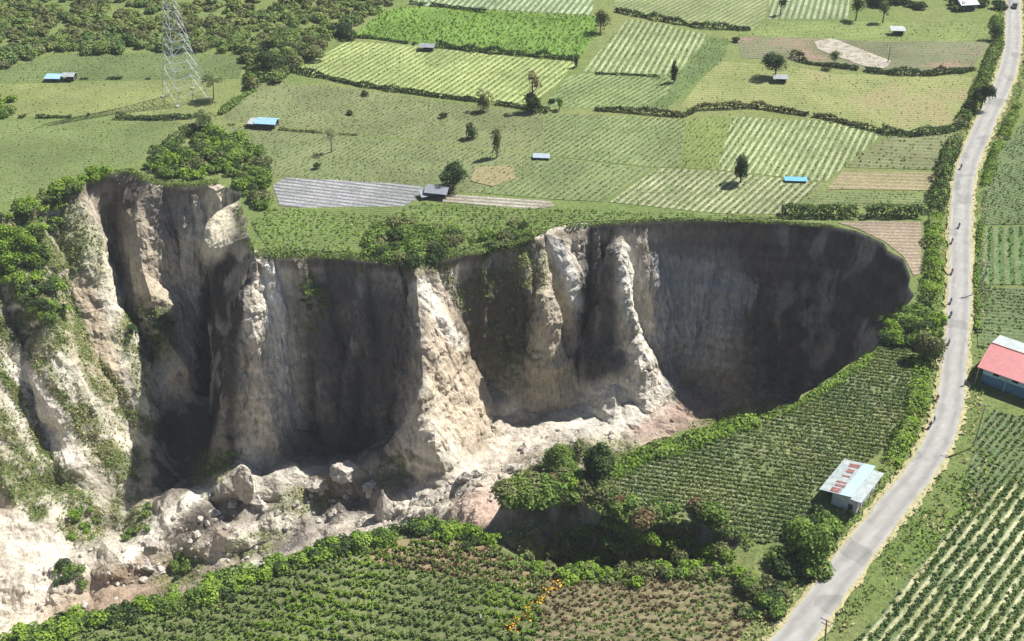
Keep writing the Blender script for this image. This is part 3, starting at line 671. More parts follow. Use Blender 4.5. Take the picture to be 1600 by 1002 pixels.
field('pale striped beds at the top edge among the far trees', [(1205, -30), (1330, -30), (1325, 30), (1200, 30)], dF7, 2.4, FM('s14', dF7, 2.4, (.30, .33, .22), (.12, .16, .07), wob=.05), 'crop', .4, 1.2, 1, .5, .6)
field('pale striped beds at the top edge behind the bright grass', [(640, -40), (930, -40), (925, 24), (640, 8)], dF7, 2.6, FM('s15', dF7, 2.6, (.32, .36, .26), (.12, .17, .07), wob=.05), 'crop', .4, 1.2, 1, .5, .6)
field('faintly striped field beyond the long far hedge', [(955, -40), (1200, -40), (1196, 30), (1175, 46), (1020, 26), (960, 16)], dF8, 2.2, FM('s16', dF8, 2.2, (.26, .26, .15), (.13, .175, .07), wob=.05), 'crop', .4, 1.2, 1, .5, .6)
field('field of fine green rows in the middle of the plain', [(872, 178), (1072, 186), (1062, 262), (1020, 262), (847, 243), (853, 180)], dF14, 1.8, FM('s17', dF14, 1.8, (.21, .225, .115), (.115, .16, .065), wob=.05), 'crop', .4, .95, 2, .5, .75)
field('yellow green plot between two striped fields', [(1075, 188), (1150, 180), (1118, 266), (1065, 262)], 60, 1.5, FM('s18', 60, 1.5, (.18, .21, .08), (.15, .20, .06)), ('cropyl', 'green'), .4, 1.0, 2, .55, .65)
field('field of long white striped rows behind the round lone tree', [(1145, 183), (1290, 190), (1380, 210), (1318, 262), (1290, 284), (1120, 266)], dF15, 2.0, FM('s19', dF15, 2.0, (.32, .34, .20), (.13, .17, .07), duty=.36, wob=.07), 'crop', .4, .95, 2, .5, .7)
field('field of pale striped rows along the gorge rim by the lone tree', [(1022, 263), (1120, 268), (1285, 287), (1232, 336), (1120, 334), (950, 316)], dF17, 1.95, FM('s20', dF17, 1.95, (.33, .32, .21), (.125, .16, .07), duty=.36, wob=.06), 'crop', .4, .95, 2, .5, .7)
field('green rows between the grey film and the pale stripes', [(847, 246), (1018, 264), (948, 316), (868, 312), (730, 300), (835, 300)], dF17, 1.9, FM('s21', dF17, 1.9, (.19, .20, .11), (.12, .165, .065), wob=.05), 'crop', .4, .95, 2, .5, .75)
field('patchy field with young plants above the brown strip by the road', [(1385, 214), (1495, 208), (1465, 268), (1320, 262)], -6, 2.4, FM('s22', -6, 2.4, (.19, .18, .11), (.14, .165, .075)), ('green', 'olive'), .6, 1.6, 3, .6, .65)
field('reddish brown bare strip above the thick dark hedges', [(1318, 266), (1465, 270), (1452, 300), (1292, 296)], -4, 2.2, FM('s23', -4, 2.2, (.26, .20, .145), (.20, .18, .10), soil2=(.19, .18, .10)), 'olive', .25, 2.2, 1, .5, .35)
field('green strip just above the thick dark hedges', [(1290, 299), (1452, 302), (1446, 320), (1238, 322)], -4, 1.5, FM('s24', -4, 1.5, (.16, .17, .09), (.12, .16, .06)), 'crop', .4, 1.0, 2, .5, .7)
field('grey plastic film beds by the dark shed', [(426, 290), (446, 278), (662, 290), (650, 312), (606, 337), (437, 322)], ((440, 300), (640, 325)), 1.9, FM('s25', ((440, 300), (640, 325)), 1.9, (.30, .295, .33), (.15, .15, .155), soil2=(.22, .23, .24), duty=.62, wob=.04), 'crop', .2, 2.6, 1, .3, .18, name='plastic_mulch_beds', cat='plant beds')
field('narrow grey film beds right of the dark shed', [(672, 306), (724, 303), (858, 312), (868, 324), (820, 328), (690, 318)], ((690, 310), (860, 322)), 1.9, FM('s26', ((690, 310), (860, 322)), 1.9, (.34, .33, .32), (.2, .18, .14), soil2=(.24, .22, .17), duty=.6, wob=.04), 'crop', .2, 2.6, 1, .3, .2, name='plastic_mulch_beds', cat='plant beds')
field('brown ploughed triangle of bare soil beside the bowl rim', [(1305, 347), (1440, 345), (1438, 428), (1428, 432), (1412, 402), (1382, 378), (1342, 359)], -3, 1.7, FM('s27', -3, 1.7, (.29, .235, .18), (.21, .165, .125)), None, name='ploughed_soil', cat='ploughed field')
field('rough green weeds along the gorge rim below the grey film', [(425, 325), (606, 339), (655, 318), (900, 330), (1200, 338), (1220, 342), (1040, 341), (960, 345), (900, 348), (845, 360), (800, 376), (700, 398), (600, 404), (480, 396), (425, 398), (392, 350)], 0, 1.0, FM('s28', 0, 1.2, (.13, .16, .06), (.11, .155, .05)), ('green', 'bright'), .6, 1.0, 2, .62, .8, name='weeds', cat='weeds', wild=True)
# right of the road
dR = ((1545, 440), (1545, 360))
field('green field beyond the bend on the right of the road', [(1610, 175), (1700, 150), (1720, 350), (1534, 352), (1536, 300), (1560, 240)], -35, 1.6, FM('s29', -35, 1.6, (.14, .15, .085), (.09, .14, .055)), ('cropdk', 'crop'), .6, .9, 2, .6, .8)
field('field of upright green rows right of the road', [(1530, 357), (1730, 350), (1740, 445), (1524, 446)], dR, 2.6, FM('s30', dR, 2.6, (.15, .17, .09), (.08, .14, .05)), ('green', 'crop'), .9, .7, 3, .6, .85)
field('green field between the upright rows and the red roofed barn', [(1524, 452), (1740, 450), (1760, 540), (1640, 560), (1600, 520), (1565, 520), (1545, 545), (1528, 545)], -8, 1.5, FM('s31', -8, 1.5, (.14, .15, .085), (.09, .14, .055)), ('cropdk', 'crop'), .5, .8, 3, .6, .8)
field('dense green plot below the red roofed barn', [(1545, 640), (1640, 665), (1760, 700), (1720, 790), (1600, 760), (1510, 800), (1500, 770)], D1, 1.3, FM('s32', D1, 1.3, (.14, .15, .085), (.08, .13, .05)), ('cropdk', 'green'), .6, .7, 4, .55, .85)
field('long pale striped vegetable rows running to the lower right corner', [(1500, 800), (1600, 740), (1780, 800), (1900, 1100), (1290, 1080), (1340, 1000), (1440, 890)], D1, 2.0, FM('s33', D1, 2.0, (.42, .40, .27), (.11, .145, .065), soil2=(.24, .24, .13), wob=.08, duty=.22), ('cropdk', 'crop'), .6, .35, 19, .34, 1.3, jit=.3)
# promontory and near field
dG = -13
field('dark bushy crop on the headland between gorge and road', [(935, 752), (975, 716), (1035, 694), (1095, 672), (1145, 660), (1195, 652), (1245, 632), (1295, 602), (1350, 566), (1378, 540), (1425, 545), (1420, 640), (1398, 690), (1330, 740), (1270, 770), (1262, 840), (1190, 850), (1130, 822), (1090, 802), (1005, 800), (960, 775)], dG, 1.25, FM('s34', dG, 1.25, (.22, .20, .13), (.11, .135, .06), soil2=(.12, .15, .07)), ('crop', 'cropdk'), .6, .36, 13, .34, 1.2)
field('bushy green rows of the near field at the bottom edge', [(-60, 1040), (40, 1004), (200, 962), (350, 925), (500, 872), (620, 846), (760, 850), (860, 890), (850, 960), (800, 1100), (300, 1120)], dG, 2.6, FM('s35', dG, 2.6, (.13, .14, .065), (.10, .13, .05)), ('crop', 'bright'), .95, .36, 24, .36, 1.45, drape=True, jit=.6)
field('dry reddish brown plot near the road at the bottom edge', [(860, 906), (960, 912), (1060, 902), (1180, 900), (1205, 930), (1165, 985), (1120, 1060), (810, 1080), (840, 960)], dG, 2.2, FM('s36', dG, 2.2, (.19, .155, .095), (.14, .13, .07)), ('brownleaf', 'crop'), .6, .45, 17, .34, 1.35, drape=True, jit=.75)
field('withered brown patch on top of the near green field', [(560, 858), (680, 836), (760, 852), (860, 905), (850, 930), (700, 900), (600, 890)], dG, 2.4, FM('s37', dG, 2.4, (.24, .18, .11), (.18, .15, .08)), ('brownleaf', 'olive'), .9, .5, 7, .6, .9, drape=True, jit=.6)
field('row of orange flowering plants across the near field', [(868, 908), (880, 916), (800, 996), (782, 988)], ((870, 912), (790, 992)), 1.5, FM('s38', 0, 2, (.2, .17, .1), (.15, .15, .07)), 'crop', .5, 1.2, 2, .4, .5, drape=True, name='flower_row', cat='flowers')
M['orange'] = leafmat('orange blossoms', [(.45, .21, .03), (.62, .36, .04), (.38, .28, .04)], .1, .1)
r_ = np.random.default_rng(4); q_ = []
for i in range(220):
    t = r_.uniform(); a = G(874+(790-874)*t+r_.normal(0, 6), 912+(992-912)*t+r_.normal(0, 3)); q_.append((a.x, a.y, a.z+r_.uniform(.6, 1.1)))
fl_ = COL.objects[-1] if False else [o for o in COL.objects if o.name.startswith('flower_row')][0]
v_, f_ = leafq(np.array(q_), 0.38, .9, r_); o = link('blossoms', mesh_np('blossoms', v_, f_, [M['orange']]), fl_)

# sandy streak, dug earth
def patchmat(name, a, b, s=0.5):
    m, n, out = newmat(name); g = N(n, 'ShaderNodeNewGeometry').outputs['Position']; nz = noise(n, g, s, 6, .7)
    bsdf(n, out, ramp(n, nz, [(.35, a), (.65, b)]), .95, .1, nz, .6, .3); return m
field('pale sandy streak across the grey ploughed plot', [(1272, 66), (1300, 60), (1345, 78), (1392, 96), (1385, 108), (1350, 104), (1310, 90), (1278, 78)], -30, 2, patchmat('sand', (.36, .34, .30), (.19, .17, .12), .35), 'olive', .3, 3, 1, .5, .25, name='sand_patch', cat='bare ground')
field('small bare brown patch right of the dark shed', [(742, 262), (800, 256), (806, 280), (770, 292), (735, 284)], 10, 2, patchmat('dug', (.24, .20, .12), (.17, .165, .08)), 'crop', .3, 2, 1, .5, .3, name='bare_patch', cat='bare ground')

# ------------------------------------------------------------------ the road
RC = [(1180, 1075, 6), (1243, 1002, 5.6), (1310, 900, 5.4), (1390, 800, 5.2), (1439, 740, 5.2), (1468, 690, 5.2), (1481, 650, 5.2), (1487, 615, 5.1), (1491, 560, 5.1), (1497, 500, 5.1), (1499, 450, 5.1), (1500, 400, 5.1), (1500.5, 350, 5.3), (1503, 300, 5.5), (1510, 260, 5.6), (1524, 230, 5.6), (1545, 178, 5.7), (1566, 137, 5.8), (1580, 100, 5.8), (1583, 60, 5.6), (1583, 25, 5.4), (1583, 0, 5.2), (1582, -40, 5.2), (1575, -120, 5.2)]
def spline(p, k=6):
    p = [np.array(a, float) for a in p]; out = []
    for i in range(len(p)-1):
        a, b, c, d = p[max(0, i-1)], p[i], p[i+1], p[min(len(p)-1, i+2)]
        for j in range(k):
            t = j/k; out.append(.5*((2*b)+(-a+c)*t+(2*a-5*b+4*c-d)*t*t+(-a+3*b-3*c+d)*t**3))
    out.append(p[-1]); return np.array(out)
rc = spline([(*P(u_, v_)[:2], w_) for u_, v_, w_ in RC])
for _ in range(3):
    q0 = rc.copy(); rc[3:-3] = sum(q0[3+k:len(q0)-3+k] for k in range(-3, 4))/7
def ribbon(c, offs, zs, jit=None, seed=1):
    t = np.gradient(c[:, :2], axis=0); t /= np.linalg.norm(t, axis=1)[:, None]; nn = np.stack([t[:, 1], -t[:, 0]], 1); VV = []; r = np.random.default_rng(seed)
    for i in range(len(c)):
        for k, (o_, z_) in enumerate(zip(offs, zs)):
            o2 = o_(c[i, 2]) if callable(o_) else o_
            if jit: o2 += r.uniform(-1, 1)*jit[k]
            VV.append((*(c[i, :2]+nn[i]*o2), z_))
    m_ = len(offs); FF = [(i*m_+k, i*m_+k+1, (i+1)*m_+k+1, (i+1)*m_+k) for i in range(len(c)-1) for k in range(m_-1)]
    return np.array(VV), np.array(FF)
m, n, out = newmat('asphalt'); g = N(n, 'ShaderNodeNewGeometry').outputs['Position']
nz = noise(n, g, 0.35, 6, .65); nf = noise(n, g, 6, 4, .7)
c = mixc(n, 1.0, ramp(n, nz, [(.3, (.215, .21, .20)), (.7, (.275, .27, .26))]), ramp(n, nf, [(.3, (.88, .88, .88)), (.7, (1.08, 1.08, 1.08))]), 'MULTIPLY')
pt = ramp(n, noise(n, g, .09, 2, .4), [(.60, (1, 1, 1)), (.615, (.80, .80, .80))]); c = mixc(n, 1.0, c, pt, 'MULTIPLY'); c = mixc(n, 1.0, c, N(n, 'ShaderNodeVertexColor', layer_name='Col').outputs[0], 'MULTIPLY')
bsdf(n, out, c, .8, .25, nf, .3, .02); M['asphalt'] = m
M['verge'] = patchmat('dry verge', (.40, .35, .23), (.20, .20, .085), 1.6)
rcd = spline([tuple(a) for a in rc[::3]], 6)
Vv, Ff = ribbon(rcd, [lambda w: -w/2-1.0, lambda w: -w/2-0.1, lambda w: w/2+0.1, lambda w: w/2+1.0], [0.30, 0.40, 0.40, 0.30], jit=[.6, .25, .25, .6])
o = link('road_verge', mesh_np('road_verge', Vv, Ff, [M['verge']])); tag(o, 'pale dry grass verge along both sides of the road', 'verge', kind='structure')
fr_ = [-.5, -.44, -.36, -.27, -.18, -.08, .08, .18, .27, .36, .44, .5]; br_ = [1.15, 1.08, .92, .86, .95, 1.06, 1.06, .95, .86, .92, 1.08, 1.18]
Vv, Ff = ribbon(rc, [(lambda w, k=k: w*k) for k in fr_], [0.43]*12, jit=[.2]+[0]*10+[.2]); cc_ = np.tile(np.array(br_), len(rc))*(1+.05*np.random.default_rng(2).normal(size=len(Vv)))
o = link('road', mesh_np('road', Vv, Ff, [M['asphalt']], col=np.stack([cc_]*3, 1))); tag(o, 'pale grey country road curving past the gorge', 'road', kind='structure')
rt_ = np.gradient(rc[:, :2], axis=0); rt_ /= np.linalg.norm(rt_, axis=1)[:, None]
def verge_grass(name, label, side, a, b, dens, mats, size, seed, i0=0, i1=None, h=.5):
    r = np.random.default_rng(seed); c = rc[i0:i1]; t = rt_[i0:i1]; nn = np.stack([t[:, 1], -t[:, 0]], 1)*side; L = np.r_[0, np.cumsum(np.linalg.norm(np.diff(c[:, :2], axis=0), axis=1))]
    k = int(L[-1]*(b-a)*dens); s_ = r.uniform(0, L[-1], k); q = np.stack([np.interp(s_, L, c[:, j]) for j in range(3)], 1); nx = np.stack([np.interp(s_, L, nn[:, j]) for j in range(2)], 1)
    d = q[:, 2]/2+a+(b-a)*r.uniform(0, 1, k)**0.8; xy = q[:, :2]+nx*d[:, None]; p3 = np.stack([xy[:, 0], xy[:, 1], 0.3+h*r.uniform(0, 1, k)], 1)
    kp = vnoise(p3*np.array([.3, .3, 0])+seed, 3)+r.uniform(-.4, .8, k) > 0; p3 = p3[kp]
    V_, F_ = leafq(p3, size, .5, r); mi = (vnoise(p3*np.array([.15, .15, 0]), seed) > 0).astype(int) if len(mats) > 1 else None
    o = link(name, mesh_np(name, V_, F_, [M[x] for x in mats], mi)); tag(o, label, 'roadside grass', kind='stuff')
M['straw'] = leafmat('straw grass', [(.20, .19, .07), (.34, .31, .13), (.46, .42, .22), (.26, .27, .08)])
verge_grass('roadside_grass', 'straw and green grass strip on the gorge side of the road', -1, .35, 4.2, 3.4, ['straw', 'bright'], .5, 3)
verge_grass('roadside_grass', 'straw and green grass strip on the barn side of the road', 1, .35, 4.0, 3.2, ['straw', 'green'], .5, 5)
verge_grass('roadside_grass', 'broad yellow green weeds below the barn beside the road', 1, 2.5, 9.5, 2.2, ['bright', 'straw'], .6, 8, 12, 32, .7)
verge_grass('roadside_grass', 'dry straw grass between bottom field and road', -1, 1.2, 5.5, 2.2, ['straw', 'olive'], .6, 9, 4, 22, .5)

# ------------------------------------------------------------------ hedges
def hedge(label, px, wd, h, mat, dens=5.0, size=.6, seed=1, gap=.2, name='hedge', cat='hedge', rough=.5, mat2=None):
    r = np.random.default_rng(seed+400); w_ = np.array([tuple(G(*p)) for p in px]); L = np.r_[0, np.cumsum(np.linalg.norm(np.diff(w_, axis=0), axis=1))]
    k = int(L[-1]*dens*(wd+2*h)); s_ = r.uniform(0, L[-1], k); q = np.stack([np.interp(s_, L, w_[:, j]) for j in range(3)], 1)
    hh = h*(1-rough+rough*1.4*fbm(np.stack([s_*.22, s_*0+seed, s_*0], 1), 3, seed)+rough*.3)*(0.85+.3*r.uniform(0, 1, k)); th = r.uniform(0, math.pi, k); rr = r.uniform(.7, 1, k)
    tt = np.gradient(w_[:, :2], axis=0); tt /= np.linalg.norm(tt, axis=1)[:, None]; tx = np.stack([np.interp(s_, L, tt[:, j]) for j in range(2)], 1)
    ww = wd/2*(1+.35*vnoise(np.stack([s_*.3, s_*0+7, s_*0], 1), seed))
    off = np.cos(th)*ww*rr; q[:, 0] += -tx[:, 1]*off; q[:, 1] += tx[:, 0]*off; q[:, 2] += np.sqrt(np.sin(th))*hh*rr
    kp = vnoise(np.stack([s_*.25, s_*0+3, s_*0], 1), seed+9) > -1+gap*2; q = q[kp]; od = np.stack([-tx[kp, 1]*np.cos(th[kp]), tx[kp, 0]*np.cos(th[kp]), np.sin(th[kp])], 1)
    V_, F_ = leafq(q, size, .2, r, od); mats = [M[mat]]+([M[mat2]] if mat2 else []); mi = (r.uniform(0, 1, len(F_)) < .35).astype(int) if mat2 else None
    o = link(name, mesh_np(name, V_, F_, mats, mi)); tag(o, label, cat); return o
hedge('long dark hedge below the yellow striped field', [(440, 108), (500, 120), (560, 134), (690, 152), (762, 160)], 2.6, 2.6, 'dark', seed=1, gap=.06)
hedge('short dark hedge left of the tall rusty tree', [(775, 163), (835, 172), (858, 176)], 2.4, 2.2, 'dark', seed=2, gap=.1)
hedge('broken dark hedge winding across the middle of the plain', [(925, 172), (990, 176), (1065, 183), (1090, 172), (1180, 168), (1240, 178), (1290, 185), (1345, 200), (1380, 208)], 2.2, 2.6, 'dark', seed=3, gap=.14, mat2='brownleaf')
hedge('thin dark hedge left of the far blue and white hut', [(535, 58), (580, 60), (650, 70)], 1.8, 1.8, 'dark', seed=4, gap=.12)
hedge('straight dark hedge right of the far blue and white hut', [(682, 73), (760, 82), (905, 94)], 2.6, 3.0, 'dark', seed=5, gap=.0)
hedge('dark hedge between white striped rows and far striped field', [(960, 18), (1010, 28), (1090, 43), (1172, 48)], 2.6, 3.0, 'dark', seed=6, gap=.08)
hedge('dark bushy hedge in front of the sandy streak', [(1238, 88), (1262, 100), (1300, 104), (1390, 116), (1450, 118), (1522, 110)], 3.2, 3.4, 'dark', seed=7, gap=.08)
hedge('dark clump of hedge below the dry pasture near the road', [(1376, 207), (1420, 212), (1465, 208), (1510, 198)], 3.6, 3.6, 'dark', seed=8, gap=.05)
hedge('thick square dark hedge left of the gap above the bowl', [(1220, 336), (1275, 338), (1338, 338)], 3.4, 4.0, 'dark', seed=9, gap=0, rough=.2, dens=6, mat2='green')
hedge('thick square dark hedge right of the gap above the ploughed triangle', [(1350, 338), (1400, 338), (1442, 338)], 3.4, 4.0, 'dark', seed=10, gap=0, rough=.2, dens=6, mat2='green')
hedge('sparse line of low bushes left of the pylon', [(30, 184), (80, 184), (140, 183)], 1.6, 1.5, 'dark', seed=11, gap=.25)
hedge('dark hedge at the foot of the pylon', [(182, 185), (240, 187), (300, 184)], 2.8, 2.4, 'dark', seed=12, gap=.0)
hedge('bright trimmed hedge slanting up beside the palm', [(344, 180), (370, 160), (396, 140)], 2.8, 2.6, 'green', seed=13, gap=.0)
hedge('dark bushes slanting down from the pylon towards the gorge', [(242, 240), (275, 222), (300, 208), (325, 196)], 5.0, 4.0, 'dark', seed=14, gap=.05, mat2='green')
hedge('line of low bushes behind the bright grass', [(640, 6), (700, 12), (760, 20)], 2.0, 2.0, 'dark', seed=15, gap=.15)
hedge('dotted line of shrubs behind the tall pylon', [(126, 124), (180, 124), (252, 124)], 1.2, 1.1, 'dark', seed=16, gap=.35)
hedge('scrub belt along the far bend of the road', [(1556, 30), (1560, 70), (1545, 100), (1535, 130), (1520, 160), (1500, 195)], 4.5, 3.6, 'green', seed=17, gap=.1, mat2='dark')
hedge('tall scrub belt beside the road above the dark hedges', [(1492, 225), (1478, 255), (1468, 290), (1462, 335)], 5.0, 4.2, 'dark', seed=18, gap=.03, mat2='green')
hedge('bright scrub belt between ploughed triangle and road', [(1460, 345), (1456, 380), (1458, 430), (1452, 470)], 4.6, 3.4, 'bright', seed=19, gap=.05, mat2='green')
hedge('bright grass belt between headland crop and road', [(1440, 560), (1436, 610), (1428, 650), (1405, 700), (1392, 725)], 4.2, 2.4, 'bright', seed=20, gap=.05, mat2='green')
hedge('scrub line right of the road beyond the bend', [(1590, 165), (1572, 205), (1552, 245), (1540, 290)], 3.4, 2.4, 'green', seed=21, gap=.2, mat2='bright')
hedge('scrub line right of the road beside the upright rows', [(1532, 350), (1526, 400), (1524, 450), (1528, 520)], 1.6, 1.6, 'green', seed=22, gap=.1, mat2='bright')
hedge('bright weedy edge of the headland above the debris', [(948, 742), (985, 722), (1035, 705), (1090, 690), (1140, 668), (1185, 660)], 5.5, 2.2, 'bright', seed=23, gap=.02, mat2='green')
hedge('bright grassy edge along the near side of the bowl', [(1190, 656), (1245, 634), (1295, 604), (1345, 570), (1372, 545)], 2.4, 1.0, 'bright', seed=24, gap=.08, mat2='green')
hedge('ragged bushes hanging over the lip of the dark hollow', [(790, 778), (870, 781), (925, 784), (965, 798), (1000, 814), (1040, 809), (1090, 809), (1130, 828), (1165, 840), (1186, 858)], 4.0, 1.5, 'green', seed=31, gap=.12, mat2='olive', dens=7, size=.5)
hedge('shaggy grass hanging over the middle rim of the gorge', [(392, 380), (410, 400), (480, 399), (540, 401), (600, 408), (650, 410), (700, 400), (750, 390), (800, 377), (850, 360)], 4.0, 1.3, 'green', seed=32, gap=.1, mat2='olive', dens=7, size=.5)
hedge('shaggy grass along the left rim of the gorge', [(60, 312), (120, 291), (160, 273), (200, 268), (236, 284), (295, 291), (342, 285)], 3.6, 1.4, 'green', seed=33, gap=.1, mat2='olive', dens=7, size=.5)
hedge('thin grass fringe along the back rim of the bowl', [(885, 354), (960, 349), (1040, 345), (1120, 344), (1200, 347), (1290, 353), (1335, 362)], 1.8, .9, 'green', seed=25, gap=.08, mat2='olive')
hedge('dotted shrubs along the lower edge of the olive field', [(355, 195), (460, 205), (560, 212)], 1.1, .9, 'olive', seed=26, gap=.3)
hedge('dark tufts along the middle of the thin green rows', [(930, 116), (990, 118), (1030, 121)], 1.0, 1.0, 'dark', seed=27, gap=.35)

# ------------------------------------------------------------------ woods, thickets and slope vegetation (masses)
def thicket(label, px, n, r0, r1, mats, dens=6, size=.6, seed=1, name='thicket', cat='thicket', flat=.8, drop=.1):
    r = np.random.default_rng(seed+900); poly = np.array(px, float); lo, hi = poly.min(0), poly.max(0); PP = []; OO = []; MI = []; c = 0
    while c < n:
        q = r.uniform(lo, hi, (1, 2))
        if not inpolyv(q, poly)[0]: continue
        c += 1; g_ = G(*q[0]); R = r.uniform(r0, r1); L = [((g_.x+r.normal(0, R*.4), g_.y+r.normal(0, R*.4), g_.z+R*(.35-drop)+r.uniform(0, .4)*R), (R*k, R*k, R*k*flat)) for k in r.uniform(.5, .9, 3)]
        a, b = lobes_pts(L, dens, r, .1); PP.append(a); OO.append(b); MI.append(np.full(len(a), r.integers(0, len(mats))))
    PP = np.concatenate(PP); V_, F_ = leafq(PP, size, .3, r, np.concatenate(OO))
    o = link(name, mesh_np(name, V_, F_, [M[x] for x in mats], np.concatenate(MI))); tag(o, label, cat, kind='stuff'); return o
thicket('mixed wood and scrub filling the far upper left', [(-40, -60), (640, -60), (620, 8), (545, 50), (500, 60), (455, 105), (420, 128), (395, 118), (392, 80), (90, 76), (-40, 105)], 820, 1.5, 3.3, ['olive', 'crop', 'cropyl', 'olive', 'cropdk', 'cropyl', 'crop'], 3.2, .95, 1, 'woodland', 'wood', drop=.3)
thicket('dark belt of trees along the lower edge of the wood', [(60, 66), (250, 64), (390, 66), (392, 84), (90, 82), (0, 112), (-10, 98)], 70, 2, 3.6, ['cropdk', 'olive', 'crop'], 4, .8, 2, 'woodland', 'wood', drop=.2)
thicket('dark tall trees between the wood and the olive field', [(390, 90), (470, 60), (540, 40), (560, 55), (455, 108), (440, 128), (400, 138), (385, 150)], 60, 2.2, 4.2, ['dark', 'crop', 'green', 'olive'], 4.5, .8, 3, 'woodland', 'wood')
thicket('bushy scrub on the rim between pylon field and gorge', [(228, 262), (262, 240), (330, 205), (400, 235), (420, 262), (415, 320), (402, 352), (396, 312), (354, 270), (300, 282), (245, 280)], 125, 1.5, 3.2, ['green', 'green', 'dark', 'olive', 'bright'], 6, .6, 4)
thicket('green scrub down the left rim of the gorge', [(-30, 330), (60, 305), (140, 272), (170, 270), (140, 300), (100, 330), (80, 380), (95, 440), (100, 500), (60, 510), (20, 450), (-30, 420)], 130, 1.2, 3.0, ['green', 'bright', 'dark', 'green', 'bright'], 6.5, .55, 5)
thicket('dark leafy bushes overhanging the middle of the rim', [(560, 372), (620, 355), (720, 368), (705, 398), (650, 412), (585, 405)], 46, 1.9, 3.4, ['olive', 'green', 'dark', 'green'], 7, .55, 6, drop=.4)
thicket('shaggy bushes hanging over the rim above the brown wall', [(730, 372), (800, 355), (850, 352), (835, 372), (800, 390), (740, 398)], 34, 1.2, 2.4, ['olive', 'green', 'dark'], 7, .5, 7, drop=.4)
thicket('small green bushes on the brown spur beside the shaft', [(192, 485), (250, 495), (270, 490), (265, 530), (240, 560), (205, 545)], 24, .9, 2.2, ['green', 'dark', 'green'], 8, .5, 8)
thicket('green bushes on the shaded wall under the rim', [(462, 440), (508, 445), (506, 500), (478, 505)], 14, .9, 1.8, ['olive', 'green'], 8, .5, 9)
thicket('shrubs crowding the dark hollow below the headland', [(850, 868), (885, 822), (985, 822), (1050, 846), (1160, 870), (1165, 890), (1000, 900), (850, 890)], 84, 1.0, 2.3, ['green', 'olive', 'bright', 'bright'], 8, .42, 10)
thicket('overhanging scrub along the top of the dark hollow', [(782, 765), (860, 752), (930, 765), (1000, 795), (1090, 788), (1120, 812), (1000, 815), (900, 790), (800, 795)], 46, 1.2, 2.6, ['green', 'olive', 'green', 'brownleaf'], 7, .55, 11)
thicket('tall shaggy bushes on the left tip of the headland', [(785, 770), (830, 745), (930, 740), (935, 775), (860, 785), (795, 788)], 46, 1.6, 3.2, ['green', 'olive', 'green', 'bright'], 6.5, .6, 31, drop=.3)
thicket('bright weeds on the near side of the dark hollow', [(790, 868), (850, 880), (930, 898), (1180, 890), (1190, 905), (1060, 905), (960, 915), (870, 912), (800, 890)], 70, .7, 1.7, ['bright', 'bright', 'green', 'olive'], 7, .5, 12)
thicket('bright tangled weeds along the edge of the near field', [(-20, 1010), (100, 972), (190, 952), (260, 938), (350, 908), (430, 880), (500, 856), (600, 832), (680, 816), (745, 832), (790, 862), (740, 850), (680, 834), (600, 846), (500, 876), (350, 934), (200, 966), (50, 1006)], 190, .8, 2.1, ['bright', 'green', 'bright', 'green', 'dark'], 6.5, .5, 13)
thicket('low green bushes scattered over the pale wash', [(105, 800), (155, 792), (150, 850), (110, 850)], 14, .8, 1.7, ['green', 'bright'], 8, .5, 14)
thicket('green scrub at the foot of the pale left slope', [(85, 885), (125, 880), (130, 918), (95, 920)], 10, .9, 1.8, ['green', 'dark'], 8, .5, 15)
thicket('round bush group on the debris below the crest', [(268, 868), (305, 866), (310, 905), (275, 912)], 10, .9, 1.8, ['green', 'green', 'dark'], 8, .5, 16)
thicket('olive scrub at the right end of the left slope', [(190, 800), (235, 785), (235, 830), (200, 845)], 10, .8, 1.6, ['olive', 'green'], 8, .5, 17)
thicket('bushes on the crest in front of the dark shaft', [(330, 730), (350, 690), (370, 695), (360, 725), (315, 760)], 9, .7, 1.5, ['bright', 'green'], 8, .5, 18)
thicket('bush mass where the headland meets the road scrub', [(1378, 500), (1440, 480), (1462, 500), (1462, 560), (1430, 545), (1385, 535)], 40, 1.3, 2.8, ['green', 'dark', 'green', 'bright'], 7, .6, 19)
thicket('bushes at the roadside corner below the white shed', [(1225, 850), (1290, 800), (1300, 850), (1265, 895), (1215, 900)], 26, 1.4, 3.2, ['green', 'dark', 'green'], 7, .6, 20)
thicket('dark and olive bushes at the bottom beside the road', [(1140, 940), (1200, 905), (1240, 915), (1215, 965), (1160, 975)], 22, 1.0, 2.3, ['olive', 'dark', 'green'], 7, .55, 21)
thicket('leafy corner of bushes at the far left edge', [(-30, 150), (25, 155), (30, 185), (-30, 190)], 12, 1.5, 2.8, ['bright', 'green', 'dark'], 6, .6, 22)
thicket('dark trees at the top edge right of the striped beds', [(1310, -40), (1560, -40), (1558, 14), (1500, 18), (1440, 14), (1400, 20), (1330, 14)], 60, 2.0, 4.0, ['dark', 'dark', 'olive'], 4.5, .8, 23, 'woodland', 'wood')

